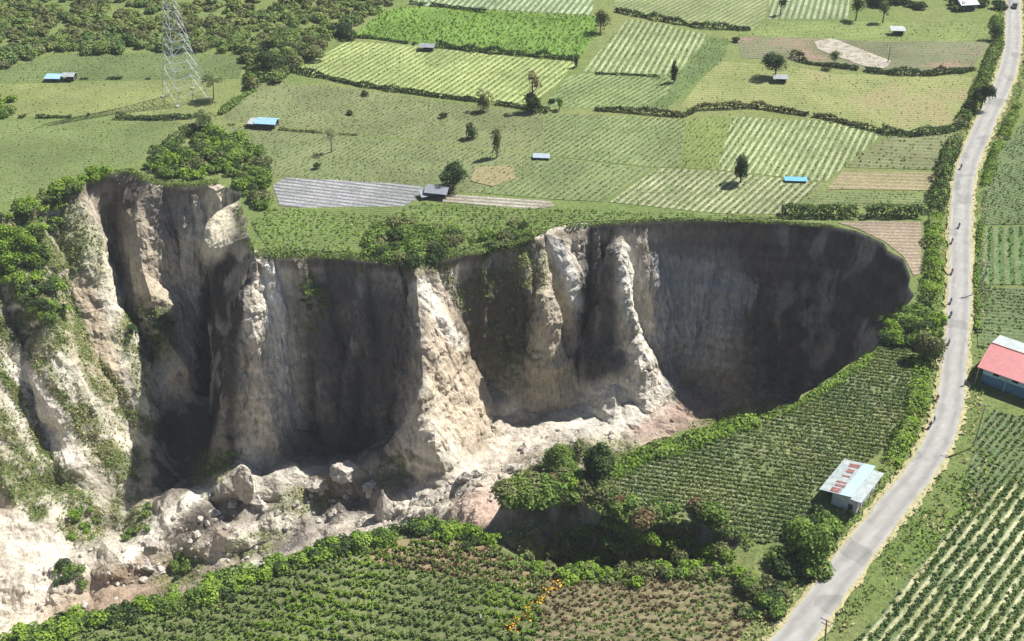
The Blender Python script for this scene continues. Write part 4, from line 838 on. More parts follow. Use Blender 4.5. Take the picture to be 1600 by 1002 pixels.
# moss, ferns and creepers rooted on the gorge slopes
fa, fb, fc = V[F[:, 0], :3], V[F[:, 1], :3], V[F[:, 2], :3]; ar = np.linalg.norm(np.cross(fb-fa, fc-fa), axis=1)/2
fv = veg[F].mean(1); inr = V[F, 3].mean(1) > .05; wt = np.where(inr & (fv > .25), ar*fv**1.3, 0); wt[(fa[:, 1] < 120) | (fa[:, 1] > 330) | (np.abs(fa[:, 0]) > 170)] = 0
r_ = np.random.default_rng(12); ns = int(min(110000, wt.sum()*6)); idx = r_.choice(len(F), ns, p=wt/wt.sum())
w1, w2 = r_.uniform(0, 1, (2, ns)); fl2 = w1+w2 > 1; w1[fl2] = 1-w1[fl2]; w2[fl2] = 1-w2[fl2]
q_ = fa[idx]+(fb-fa)[idx]*w1[:, None]+(fc-fa)[idx]*w2[:, None]; fn_ = np.cross(fb-fa, fc-fa)[idx]; fn_ /= np.linalg.norm(fn_, axis=1)[:, None]; fn_ *= np.sign(fn_[:, 2:3]+1e-6)
q_ += fn_*r_.uniform(0, .35, (ns, 1)); v_, f_ = leafq(q_, .5, .3, r_, fn_*.6)
mm_ = np.where(vnoise(q_*.12, 8)+r_.normal(0, .3, ns) > .1, 0, 1)
o = link('undergrowth', mesh_np('undergrowth', v_, f_, [M['straw'], M['green'], M['olive']], np.where(r_.uniform(0, 1, ns) < .5, 2, mm_))); tag(o, 'grass and creepers clinging to the gorge slopes', 'undergrowth', kind='stuff')
print('undergrowth', ns)

# loose rubble over the debris
def rockmesh(name, seed, mat, sub=2, amp=.28, sc=(1, 1, 1)):
    import bmesh
    bm = bmesh.new(); bmesh.ops.create_icosphere(bm, subdivisions=sub, radius=1.0); p_ = np.array([v.co[:] for v in bm.verts])
    d_ = 1+amp*fbm(p_*1.3+seed*7.7, 3, seed, ridged=True)
    for v, k in zip(bm.verts, d_): v.co = Vector((v.co.x*k*sc[0], v.co.y*k*sc[1], v.co.z*k*sc[2]))
    me = bpy.data.meshes.new(name); bm.to_mesh(me); bm.free(); me.materials.append(mat); return me
def blockmesh(name, seed, mat, sc, taper=0.0):
    import bmesh
    r = np.random.default_rng(seed); bm = bmesh.new(); bmesh.ops.create_icosphere(bm, subdivisions=5, radius=1.15); q = np.array([v.co[:] for v in bm.verts])
    for _ in range(10):
        d = r.normal(size=3); d /= np.linalg.norm(d); h = r.uniform(.55, .95); e = q@d-h; q -= np.where(e > 0, e, 0)[:, None]*d
    q *= (1+.20*fbm(q*1.8+seed, 4, seed, ridged=True)+.05*fbm(q*7+seed, 3, seed))[:, None]
    q[:, :2] *= (1-taper*np.clip((q[:, 2:3]+.6)/1.6, 0, 1)); q *= np.array(sc)
    for v, k in zip(bm.verts, q): v.co = Vector(k)
    me = bpy.data.meshes.new(name); bm.to_mesh(me); bm.free(); me.materials.append(mat); return me
M['rock'] = patchmat('pale rock', (.48, .45, .40), (.24, .215, .19), .8)
rk = [rockmesh('chip', s_, M['rock'], 1, .4) for s_ in range(5)]
rv = [np.array([v.co[:] for v in k.vertices]) for k in rk]; rf = [np.array([p_.vertices[:] for p_ in k.polygons]) for k in rk]
VV, FF = [], []; nb = 0; r_ = np.random.default_rng(33)
poly = np.array([(640, 780), (850, 690), (1100, 650), (1010, 690), (860, 750), (780, 790), (700, 800), (430, 870), (200, 940), (60, 960), (20, 900), (180, 830), (330, 770), (560, 740)], float); c = 0
while c < 520:
    q = r_.uniform(poly.min(0), poly.max(0), (1, 2))
    if not inpolyv(q, poly)[0]: continue
    c += 1; g_ = G(*q[0]); k = r_.integers(0, 5); sz = .15+.8*r_.uniform()**4; a_ = r_.uniform(0, 6.28); R_ = np.array([[math.cos(a_), -math.sin(a_), 0], [math.sin(a_), math.cos(a_), 0], [0, 0, 1]])
    VV.append((rv[k]*sz*r_.uniform(.6, 1.2, 3))@R_.T+np.array([g_.x, g_.y, g_.z+sz*.2])); FF.append(rf[k]+nb); nb += len(rv[k])
o = link('rubble', mesh_np('rubble', np.concatenate(VV), np.concatenate(FF), [M['rock']])); tag(o, 'broken pale rocks strewn over the gorge floor', 'rubble', kind='stuff')
for k in rk: bpy.data.meshes.remove(k)
def boulder(label, u, v, sc, seed, rz=0.0, dz=0.0, taper=0.0):
    o = link('boulder', blockmesh('boulder', seed, M['rock'], sc, taper)); g_ = G(u, v); o.location = (g_.x, g_.y, g_.z+sc[2]*.12+dz); o.rotation_euler.z = rz; tag(o, label, 'boulder')
boulder('grey topped boulder on the crest before the shaded wall', 540, 738, (3.4, 2.8, 3.0), 3, .4)
boulder('pale standing pillar of rock beside the dark shaft', 384, 770, (3.2, 2.6, 6.5), 5, .2, 0, .35)
boulder('pointed white cone of rock right of the dark pit', 600, 800, (4.2, 3.4, 6.0), 8, .9, -.5, .85)
boulder('small dark rock standing in the near field by the flowers', 748, 972, (1.0, .8, 1.9), 11, .5, 0, .5)
bs_ = [blockmesh('boulder', 60+k, M['rock'], (1.5+.3*k, 1.1+.2*k, 1.0+.25*(k % 3)), .25) for k in range(5)]
r_ = np.random.default_rng(91); zones = [np.array([(300, 790), (400, 755), (500, 748), (620, 735), (640, 790), (520, 815), (400, 840), (300, 860)], float), np.array([(640, 760), (720, 735), (800, 690), (870, 665), (900, 690), (800, 750), (740, 785)], float), np.array([(180, 850), (250, 820), (270, 900), (190, 915)], float)]
for zi, nz_ in ((0, 12), (1, 9), (2, 3)):
    c = 0
    while c < nz_:
        q = r_.uniform(zones[zi].min(0), zones[zi].max(0), (1, 2))
        if not inpolyv(q, zones[zi])[0]: continue
        c += 1; g_ = G(*q[0]); k_ = .5+1.1*r_.uniform()**2; o = link('boulder', bs_[r_.integers(0, 5)]); o.location = (g_.x, g_.y, g_.z+.1*k_); o.scale = (k_, k_, k_); o.rotation_euler = (r_.uniform(-.6, .6), r_.uniform(-.6, .6), r_.uniform(0, 6.28))
        tag(o, ['angular block slumped on the debris crest below the shaded wall', 'angular block slumped between the tan spur and the headland', 'angular block slumped at the lower left of the gorge floor'][zi], 'boulder', ['slumped blocks below the shaded wall', 'slumped blocks by the tan spur', 'slumped blocks at the lower left'][zi])
boulder('cracked pale block at the foot of the tan spur', 735, 748, (3.0, 2.2, 2.4), 13, .2)
boulder('low pale block left of the headland bushes', 800, 735, (2.6, 2.4, 1.8), 15, 1.1)

# ------------------------------------------------------------------ trees standing alone
put(tree_proto('x', 'tree', 'tree', 13, 2.6, 'brownleaf', 31, trunk=.62, lobes=5, size=.55, dens=5, gap=.34, lean=-.5), 831, 172, 'tall thin tree with a sparse rusty crown amid the yellow rows')
put(tree_proto('x', 'tree', 'tree', 6.5, 3.4, 'dark', 33, trunk=.12, lobes=7, dens=7, gap=.1), 834, 176, 'round dark tree at the foot of the tall rusty tree')
put(tree_proto('x', 'tree', 'tree', 7.0, 1.3, 'dark', 35, trunk=.1, lobes=9, dens=11, gap=.05, crownH=6.2), 1053, 129, 'narrow dark upright tree alone on the green plot')
put(tree_proto('x', 'tree', 'tree', 9.5, 2.0, 'olive', 37, trunk=.2, lobes=8, dens=6, gap=.3, crownH=7.6, bark='palebark'), 777, 246, 'slim feathery tree above the bare brown patch')
put(tree_proto('x', 'tree', 'tree', 8.5, 2.4, 'olive', 39, trunk=.35, lobes=5, dens=2.4, gap=.4, size=.4, bark='palebark', branch=9), 519, 238, 'nearly bare spindly tree in the olive field')
put(tree_proto('x', 'tree', 'tree', 8.0, 2.7, 'dark', 41, trunk=.3, lobes=8, dens=8, gap=.08), 1157, 286, 'round dark lone tree casting its shade on the striped rows')
put(tree_proto('x', 'tree', 'tree', 8.5, 4.8, 'dark', 43, trunk=.35, lobes=9, dens=6, gap=.16), 1211, 122, 'broad tree spreading over the small hut in the pasture')
put(tree_proto('x', 'tree', 'tree', 7.5, 4.4, 'dark', 45, trunk=.3, lobes=9, dens=7, gap=.1), 708, 296, 'broad dark tree shading the shed by the grey film')
put(tree_proto('x', 'tree', 'tree', 6.5, 2.2, 'olive', 47, trunk=.45, lobes=5, dens=6, gap=.25, bark='palebark'), 1303, 106, 'small tree with bare stem in front of the sandy streak')
put(tree_proto('x', 'tree', 'tree', 9.0, 3.0, 'dark', 49, trunk=.4, lobes=6, dens=6), 1337, 32, 'tree with dark crown at the right end of the top striped beds')
put(tree_proto('x', 'tree', 'tree', 8.5, 2.6, 'olive', 51, trunk=.4, lobes=6, dens=6), 1379, 36, 'thin trunked tree behind the white roofed far hut')
put(tree_proto('x', 'tree', 'tree', 7.0, 2.2, 'dark', 53, trunk=.3, lobes=5, dens=6), 1219, 24, 'small dark tree between two plots of striped beds')
put(tree_proto('x', 'tree', 'tree', 7.5, 3.2, 'olive', 55, trunk=.15, lobes=7, dens=6, gap=.3, bark='palebark', branch=6), 756, 172, 'pale twiggy tree at the end of the long dark hedge')
put(tree_proto('x', 'tree', 'tree', 4.5, 1.5, 'green', 57, trunk=.1, lobes=5, dens=8), 874, 172, 'small fresh green tree right of the round dark tree')
put(tree_proto('x', 'tree', 'tree', 4.0, 1.2, 'dark', 59, trunk=.1, lobes=5, dens=8), 900, 106, 'little dark tree at the corner of the bright grass')
put(tree_proto('x', 'tree', 'tree', 9.0, 4.2, 'green', 61, trunk=.15, lobes=10, dens=7, gap=.1, size=.55), 872, 746, 'bushy green tree on the tip of the headland', dz=-.5)
put(tree_proto('x', 'tree', 'tree', 8.5, 3.8, 'dark', 63, trunk=.15, lobes=9, dens=7, gap=.12, size=.55), 928, 748, 'bushy dark tree where debris meets the headland crop', dz=-.5)
put(tree_proto('x', 'tree', 'tree', 6.5, 3.0, 'olive', 65, trunk=.2, lobes=7, dens=6, gap=.3, size=.5, bark='palebark'), 898, 718, 'greyish twiggy tree between the two headland trees', dz=-.5)
put(tree_proto('x', 'tree', 'tree', 8.5, 4.2, 'green', 67, trunk=.2, lobes=9, dens=7, gap=.1, size=.55), 1262, 878, 'large green tree overhanging the road below the white shed')
put(tree_proto('x', 'tree', 'tree', 7.5, 3.4, 'olive', 69, trunk=.15, lobes=8, dens=7, gap=.15, size=.5), 1447, 566, 'olive green tree between bowl and road')
put(tree_proto('x', 'tree', 'tree', 9.0, 4.0, 'dark', 71, trunk=.3, lobes=9, dens=6), 1532, 172, 'dark spreading tree on the inner side of the road bend')
put(tree_proto('x', 'tree', 'tree', 7.0, 2.8, 'dark', 73, trunk=.3, lobes=7, dens=6), 1553, 62, 'dark tree beside the far straight of the road')
put(tree_proto('x', 'tree', 'tree', 10.0, 4.2, 'dark', 75, trunk=.3, lobes=8, dens=6), 1630, 96, 'tree beyond the right edge throwing shade on the road')
put(tree_proto('x', 'tree', 'tree', 4.5, 2.3, 'dark', 77, trunk=.1, lobes=6, dens=7, gap=.15), 738, 216, 'low dark bushy tree left of the slim feathery tree')
put(tree_proto('x', 'tree', 'tree', 8.0, 3.6, 'olive', 79, trunk=.2, lobes=7, dens=5, gap=.25, bark='palebark'), 938, 52, 'dusky bushy tree between bright grass and white rows')
put(tree_proto('x', 'tree', 'tree', 8.5, 4.0, 'dark', 81, trunk=.2, lobes=8, dens=6), 418, 118, 'dense dark tree at the corner of the wood')
for (u_, v_, L_) in [(570, 150, 'tiny dark shrub nearest the long dark hedge'), (548, 180, 'tiny dark shrub left of two in the olive field'), (692, 184, 'tiny dark shrub in the olive field above the feathery tree'), (496, 264, 'low wide shrub just above the grey film beds'), (1150, 66, 'small shrub at the left end of the ploughed plot'), (862, 160, 'small round shrub among the yellow rows')]:
    put(tree_proto('x', 'shrub', 'shrub', 1.8, 1.7, 'dark', int(u_), trunk=.05, lobes=4, dens=8, size=.5, gap=.1, branch=2), u_, v_, L_)
def palm(label, u, v, h, seed):
    r = np.random.default_rng(seed); root = empty('palm_tree', tuple(G(u, v))); tag(root, label, 'palm')
    MB().tube([(0, 0, -.2), (.2, 0, h*.35), (.5, .1, h*.7), (.6, .1, h)], [.28, .2, .17, .15], 8).build('trunk', M['palebark'], root)
    for i in range(13):
        a = i*2*math.pi/13+r.uniform(-.2, .2); el = r.uniform(.1, .9); VV = []; FF = []
        L_ = r.uniform(3.6, 4.8); pts = []
        for j in range(9):
            t = j/8; rr = L_*t; zz = math.sin(el)*rr-.2*rr*rr*.62; pts.append(np.array([.6+rr*math.cos(a)*math.cos(el*.6), .1+rr*math.sin(a)*math.cos(el*.6), h+zz]))
        side = np.array([-math.sin(a), math.cos(a), 0])
        for j in range(8):
            for s_ in (-1, 1):
                w_ = 1.1*math.sin(math.pi*(j+1)/9.5)+.1; p0, p1 = pts[j], pts[j+1]; b = len(VV)
                e = (p1-p0)*.5; VV += [p0, p0+(p1-p0)*.75, p0+(p1-p0)*.75+side*s_*w_+e+np.array([0, 0, -.35*w_]), p0+side*s_*w_+e+np.array([0, 0, -.35*w_])]; FF.append((b, b+1, b+2, b+3))
        link('frond', mesh_np('frond', VV, FF, [M['dark' if i % 3 else 'olive']]), root)
palm('tall coconut palm in the scrub left of the yellow rows', 438, 84, 9.5, 1)
palm('coconut palm standing right of the pylon base', 334, 156, 7.0, 2)
palm('short palm between the pylon and the light blue hut', 318, 206, 6.0, 3)

# ------------------------------------------------------------------ buildings
M['whitemetal'] = metal_sheet('white roof sheet', ((.36, .40, .40), (.22, .26, .26)), .5)
M['bluemetal'] = metal_sheet('pale blue roof sheet', ((.26, .44, .58), (.20, .36, .50)), .5)
M['ltblue'] = metal_sheet('ice blue roof sheet', ((.36, .50, .56), (.30, .43, .50)), .5)
M['redmetal'] = metal_sheet('faded red roof sheet', ((.42, .125, .125), (.31, .095, .10)), .45)
M['rust'] = simple('rusty roof sheet', (.21, .10, .09), .9, .5, 1.2, .1)
M['greymetal'] = metal_sheet('grey roof sheet', ((.24, .26, .29), (.18, .19, .22)), .4)
M['wood'] = simple('weathered wood', (.20, .16, .12), .9, .3, 4); M['darkwood'] = simple('dark wood', (.07, .06, .055), .9, .3, 4)
M['plaster'] = simple('grey plaster', (.50, .50, .53), .85, .2, 2); M['bluewall'] = simple('light blue wall', (.42, .58, .66), .6, .12, 1)
M['dkblue'] = simple('dark blue wall', (.10, .22, .32), .7, .2, 1); M['tarp'] = simple('blue tarpaulin', (.10, .32, .60), .5, .3, 2)
M['ltarp'] = simple('pale tarpaulin', (.26, .32, .38), .5, .25, 2); M['concrete'] = simple('concrete', (.35, .34, .32), .9, .15, 3)
M['black'] = simple('dark opening', (.02, .02, .022), .9, .2, 2)
# barn
e0 = Vector(P(1527, 574, 4.2)); ex = Vector((P(1600, 600, 4.2)[0]-e0.x, P(1600, 600, 4.2)[1]-e0.y, 0)).normalized(); rz = math.atan2(ex.y, ex.x)
barn = empty('barn', (e0.x, e0.y, 0), rz); tag(barn, 'long barn with faded red and white roof beside the road', 'barn')
LB, WB, RH, EH = 26.0, 15.6, 6.4, 4.2          # roof length, depth, ridge height, eave height
def slab(mb, a, b, c, d, t=.1):
    a, b, c, d = map(Vector, (a, b, c, d)); nn = (b-a).cross(d-a).normalized()*t
    return mb.add([a, b, c, d, a+nn, b+nn, c+nn, d+nn], [(3, 2, 1, 0), (4, 5, 6, 7), (0, 1, 5, 4), (1, 2, 6, 5), (2, 3, 7, 6), (3, 0, 4, 7)])
slab(MB(), (0, 0, EH), (LB, 0, EH), (LB, WB/2, RH), (0, WB/2, RH)).build('roof_slope', M['redmetal'], barn)['label'] = 'faded red roof slope facing the near side'
slab(MB(), (0, WB/2+.02, RH), (LB, WB/2+.02, RH), (LB, WB, EH), (0, WB, EH)).build('roof_slope', M['whitemetal'], barn)['label'] = 'white roof slope facing away'
MB().bar((-.05, WB/2, RH+.12), (LB, WB/2, RH+.12), .14, n=8).build('ridge_cap', M['redmetal'], barn)
MB().box((LB/2+.4, 1.2, 3.2), (LB-1.6, .18, 1.7)).box((1.3, WB/2, 3.2), (.18, WB-2.6, 1.7)).box((LB/2+.4, WB-1.2, 3.2), (LB-1.6, .18, 1.7)).build('upper_wall', M['bluewall'], barn)
MB().box((LB/2+.4, 1.2, 1.17), (LB-1.6, .22, 2.34)).box((1.3, WB/2, 1.17), (.22, WB-2.8, 2.34)).box((LB/2+.4, WB-1.2, 1.17), (LB-1.6, .22, 2.34)).build('lower_wall', M['dkblue'], barn)
g_ = MB(); g_.add([(1.3, 1.2, 4.07), (1.3, WB-1.2, 4.07), (1.3, WB/2, 6.1), (1.4, 1.2, 4.07), (1.4, WB-1.2, 4.07), (1.4, WB/2, 6.1)], [(0, 2, 1), (3, 4, 5), (0, 1, 4, 3), (1, 2, 5, 4), (2, 0, 3, 5)]); g_.build('gable', M['bluewall'], barn)
for x_ in (.35, 6.5, 13, 19.5, 25.4): MB().box((x_, .3, EH/2), (.2, .2, EH-.02)).build('post', M['concrete'], barn)
for k in range(5): MB().box((4+k*4.2, 1.07, 3.3), (1.3, .06, .8)).build('window', M['black'], barn)
# roadside shed
c0 = Vector(P(1280, 765, 2.7))
shed = empty('shed', (c0.x, c0.y, 0), math.radians(-38)); tag(shed, 'small roadside shed with white roof patched in rusty red', 'shed')
LS, WS = 8.6, 11.4
def rz_(x): return 2.7+.24*x if x < 6.4 else 2.7+.24*6.4-.12+.10*(x-6.4)
def sroof(x0, x1, nm, mat, lab=None, y0=0, y1=WS, dz=0.0):
    o = slab(MB(), (x0, y0, rz_(x0)+dz), (x1, y0, rz_(x1-.001)+dz), (x1, y1, rz_(x1-.001)+dz), (x0, y1, rz_(x0)+dz), .06).build(nm, mat, shed)
    if lab: o['label'] = lab
sroof(0, 2.0, 'roof_panel', M['whitemetal']); sroof(2.0, 4.1, 'roof_panel', M['whitemetal'], None, dz=.01); sroof(4.1, 6.39, 'roof_panel', M['ltblue'], 'ice blue roof strip'); sroof(6.4, LS, 'roof_panel', M['whitemetal'], None, y0=-.5, y1=WS-1.2)
for i_, (y_, l_) in enumerate([(.3, 1.4), (2.2, .8), (3.5, .5), (5.7, .5), (7.2, 1.3), (9.2, 1.2)]): sroof(1.9+.15*math.sin(i_*2.1), 3.7+.3*math.sin(i_*1.3), 'roof_patch', M['rust'], 'rusty red roof patch', y_, y_+l_, .075)
w_ = MB()
for (xa, ya, xb, yb) in ((2.6, .7, 7.6, .7), (7.6, .7, 7.6, 9.6), (2.6, .7, 2.6, 9.6), (2.6, 9.6, 7.6, 9.6)):
    nx_, ny_ = (0, .06) if ya == yb else (.06, 0); ha, hb = rz_(xa)-.05, rz_(xb)-.05
    w_.add([(xa-nx_, ya-ny_, 0), (xb-nx_, yb-ny_, 0), (xb-nx_, yb-ny_, hb), (xa-nx_, ya-ny_, ha), (xa+nx_, ya+ny_, 0), (xb+nx_, yb+ny_, 0), (xb+nx_, yb+ny_, hb), (xa+nx_, ya+ny_, ha)], [(0, 1, 2, 3), (7, 6, 5, 4), (0, 4, 5, 1), (1, 5, 6, 2), (2, 6, 7, 3), (3, 7, 4, 0)])
w_.build('wall', M['plaster'], shed)
MB().box((6.4, .58, 1.0), (.9, .06, 2.0)).build('door', M['darkwood'], shed)
for x_, y_ in ((.3, .4), (8.3, .2), (.3, 10.9), (8.3, 9.8), (.3, 5.6), (8.3, 5.2)): MB().bar((x_, y_, 0), (x_, y_, rz_(x_)), .09).build('post', M['wood'], shed)
MB().box((1.3, 6.0, .5), (1.4, 5, 1.0)).build('bench', M['wood'], shed)
def hut(label, u, v, rzd, L, Wd, h, roof, wallm, rise=.7, kind='gable', name='hut', dy=0, open_=True, extra=None, roofs=None):
    p = G(u, v); root = empty(name, (p.x, p.y, 0.0), math.radians(rzd)); tag(root, label, 'hut'); rl = roofs or (roof, roof)
    if kind == 'gable':
        slab(MB(), (-L/2-.3, -Wd/2-.4, h), (L/2+.3, -Wd/2-.4, h), (L/2+.3, 0, h+rise), (-L/2-.3, 0, h+rise), .06).build('roof_slope', M[rl[0]], root)
        slab(MB(), (-L/2-.3, 0.02, h+rise), (L/2+.3, 0.02, h+rise), (L/2+.3, Wd/2+.4, h), (-L/2-.3, Wd/2+.4, h), .06).build('roof_slope', M[rl[1]], root)
    else:
        slab(MB(), (-L/2-.3, -Wd/2-.3, h), (L/2+.3, -Wd/2-.3, h), (L/2+.3, Wd/2+.3, h+rise), (-L/2-.3, Wd/2+.3, h+rise), .06).build('roof', M[roof], root)
    for x_ in (-1, 1):
        for y_ in (-1, 1): MB().bar((x_*(L/2-.1), y_*(Wd/2-.1), 0), (x_*(L/2-.1), y_*(Wd/2-.1), h+.05), .08).build('post', M['wood'], root)
    if wallm: MB().box((L*.12, Wd/2-.2, h*.48), (L*.7, .1, h*.96)).box((L*.42, 0, h*.45), (.1, Wd*.75, h*.9)).box((-L*.2, 0, h*.3), (.1, Wd*.75, h*.6)).build('wall', M[wallm], root)
    MB().box((0, 0, .35), (L*.7, Wd*.6, .1)).box((-L*.3, 0, .17), (.1, .1, .34)).box((L*.3, 0, .17), (.1, .1, .34)).build('bench', M['wood'], root)
    return root
hut('field hut with light blue roof and a white end beside the scrub', 418, 198, -8, 6.5, 4.2, 1.9, 'bluemetal', 'darkwood', .8, 'gable')
hut('low white awning joined to the light blue field hut', 398, 197, -8, 3.0, 3.6, 1.5, 'whitemetal', None, .3, 'mono')
hut('far left hut with pale roof beside the blue awning', 110, 125, -3, 4.0, 3.2, 1.9, 'whitemetal', 'darkwood', .7, 'gable')
hut('light blue awning of the far left hut', 85, 126, -3, 5.2, 3.0, 1.3, 'bluemetal', 'tarp', .5, 'mono')
hut('small blue and white hut on the hedge by the bright grass', 668, 78, -6, 5.2, 3.4, 1.6, 'bluemetal', 'darkwood', .7, 'gable', roofs=('greymetal', 'ltblue'))
hut('little dark hut with a white roof edge under the pasture tree', 1218, 128, -5, 4.6, 3.4, 1.8, 'greymetal', 'darkwood', .6, 'gable', roofs=('greymetal', 'whitemetal'))
hut('white roofed far hut near the upper right trees', 1401, 54, -4, 5.0, 3.2, 2.0, 'whitemetal', 'darkwood', .6, 'mono')
hut('dark shed with grey sloping roof beside the grey film', 684, 306, -12, 6.2, 4.4, 1.9, 'greymetal', 'darkwood', 1.1, 'gable', roofs=('greymetal', 'greymetal'))
hut('grey roofed lean-to propped left of the dark shed', 667, 308, 20, 3.6, 3.0, 1.0, 'greymetal', None, .8, 'mono')
hut('low shelter of pale tarpaulin in the middle rows', 846, 248, -5, 4.6, 2.0, .8, 'ltarp', 'ltarp', .3, 'mono')
hut('low shelter of bright blue tarpaulin in the pale striped rows', 1243, 284, -4, 6.0, 1.5, .7, 'tarp', 'tarp', .3, 'mono')
hut('grey roofed farmhouse among the top right trees', 1508, 14, 10, 7.5, 6, 2.6, 'bluemetal', 'plaster', 1.2, 'gable', roofs=('greymetal', 'ltblue'))

# ------------------------------------------------------------------ pylon, poles
M['galv'] = simple('galvanised steel', (.54, .56, .60), .4, .1, 2, .5, .3)
def pylon():
    b = np.array([P(261, 153), P(290, 171), P(321, 150)]); cx, cy = (b[0][0]+b[2][0])/2, (b[0][1]+b[2][1])/2+.0
    root = empty('transmission_tower', (cx, cy-1, 0), math.radians(40)); tag(root, 'tall steel lattice power pylon rising beyond the top edge', 'pylon')
    W = lambda z: 5.6*(1-z/30)+1.9*(z/30) if z < 30 else 1.9*(1-(z-30)/40)+.9*((z-30)/40)
    lv = [0, 6, 11.5, 16.5, 21, 25, 28.5, 31.5, 34.5, 37.5, 40.5, 43.5, 46.5, 49.5, 52.5, 55.5, 58.5]
    cs = [(-1, -1), (1, -1), (1, 1), (-1, 1)]; K = lambda i, z: (cs[i % 4][0]*W(z), cs[i % 4][1]*W(z), z)
    for i in range(4):
        mb = MB()
        for a, c in zip(lv[:-1], lv[1:]): mb.bar(K(i, a), K(i, c), .11, n=4)
        mb.build('leg', M['galv'], root)
    for i in range(4):
        mb = MB()
        for a, c in zip(lv[:-1], lv[1:]):
            mb.bar(K(i, a), K(i+1, c), .06, n=4); mb.bar(K(i+1, a), K(i, c), .06, n=4); mb.bar(K(i, c), K(i+1, c), .06, n=4)
            if a < 20:
                m1 = [(x+y)/2 for x, y in zip(K(i, a), K(i+1, c))]; z2 = (a+c)/2; mb.bar(m1, K(i, z2), .07, n=4); mb.bar(m1, K(i+1, z2), .07, n=4)
        mb.build('bracing_face', M['galv'], root)
    for z_ in (44, 50, 56):
        for s_ in (-1, 1):
            mb = MB(); tip = (s_*7.5, 0, z_+.3)
            for y_ in (-1, 1): mb.bar((s_*W(z_), y_*W(z_), z_), tip, .1, n=4); mb.bar((s_*W(z_), y_*W(z_), z_+1.8), tip, .1, n=4)
            mb.build('cross_arm', M['galv'], root)
    for i in range(4): MB().box((cs[i][0]*5.6, cs[i][1]*5.6, .25), (1.0, 1.0, .5)).build('footing', M['concrete'], root)
pylon()
def pole(label, u, v, h, mat='palebark', arm=True, arz=0.0, lean=0.0, zz=0.0):
    p = P(u, v, zz); root = empty('utility_pole', p, arz); tag(root, label, 'utility pole')
    MB().bar((0, 0, -.2), (lean, 0, h), .17, .11, 10).build('pole', M[mat], root)
    if arm:
        for z_, l_ in ((h-.4, 2.2), (h-1.3, 1.6)):
            a = MB().box((lean, 0.18, z_), (l_, .12, .14)).build('cross_arm', M['wood'], root)
            for x_ in (-l_*.45, 0, l_*.45): MB().bar((lean+x_, .18, z_+.07), (lean+x_, .18, z_+.33), .06, .04, 8).build('insulator', M['plaster'], a)
pole('tall grey utility pole standing in weeds below the barn', 1521, 698, 11.0, 'concrete', True, math.radians(-20), zz=.1)
pole('utility pole beside the road at the bottom edge', 1287, 1030, 9.0, 'wood', True, math.radians(-35), lean=-.9, zz=.1)
pole('utility pole right of the road beside the upright rows', 1531, 458, 9.0, 'concrete', True, math.radians(0), zz=.1)
pole('thin orange post at the end of the sandy streak', 1387, 98, 6.0, 'rust', False)
pole('thin pole right of the road near the far bend', 1607, 196, 9.0, 'concrete', True, math.radians(20))

# ------------------------------------------------------------------ traffic and people on the road
M['tyre'] = simple('tyre rubber', (.03, .03, .03), .9, .1, 5); M['chrome'] = simple('engine metal', (.35, .35, .36), .35, .1, 5, .5, .8)
M['skin'] = simple('skin', (.30, .17, .11), .6, .1, 5)
PAINT = {'black': (.03, .03, .035), 'red': (.50, .06, .05), 'blue': (.06, .12, .35), 'white': (.7, .7, .7), 'green': (.08, .2, .1), 'maroon': (.22, .05, .06), 'grey': (.2, .2, .22), 'yellow': (.6, .42, .08)}
for k_, c_ in PAINT.items(): M['p_'+k_] = simple(k_+' paint', c_, .4, .1, 3)
def motorcycle(paint):
    r0 = empty('motorcycle', (0, 0, 0))
    for x_ in (-.62, .62):
        w_ = MB().torus((x_, 0, .3), .25, .06).build('wheel', M['tyre'], r0, True)
        mb = MB().bar((x_, -.05, .3), (x_, .05, .3), .06, n=8)
        for k in range(6): a = k*math.pi/3; mb.bar((x_, 0, .3), (x_+.2*math.cos(a), 0, .3+.2*math.sin(a)), .012, n=4)
        mb.build('rim', M['chrome'], w_)
    MB().ball((.12, 0, .62), (.28, .13, .15)).tube([(.5, 0, .85), (.3, 0, .6), (-.1, 0, .45), (-.5, 0, .6)], [.06, .09, .09, .06], 8).ball((.55, 0, .75), (.12, .16, .2)).build('body', M['p_'+paint], r0, True)
    MB().tube([(.05, 0, .74), (-.3, 0, .76), (-.68, 0, .80)], [.1, .13, .09], 8).build('seat', M['tyre'], r0, True)
    MB().ball((.05, 0, .38), (.2, .14, .14)).tube([(0, .12, .3), (-.5, .15, .3)], [.04, .05], 8).build('engine', M['chrome'], r0, True)
    MB().bar((.62, 0, .3), (.45, 0, .95), .035, n=6).tube([(.38, -.33, 1.02), (.46, 0, .98), (.38, .33, 1.02)], [.02, .02, .02], 6).build('handlebar', M['chrome'], r0, True)
    MB().ball((.66, 0, .82), (.06, .09, .09), 8, 5).build('headlight', M['p_white'], r0, True)
    return r0
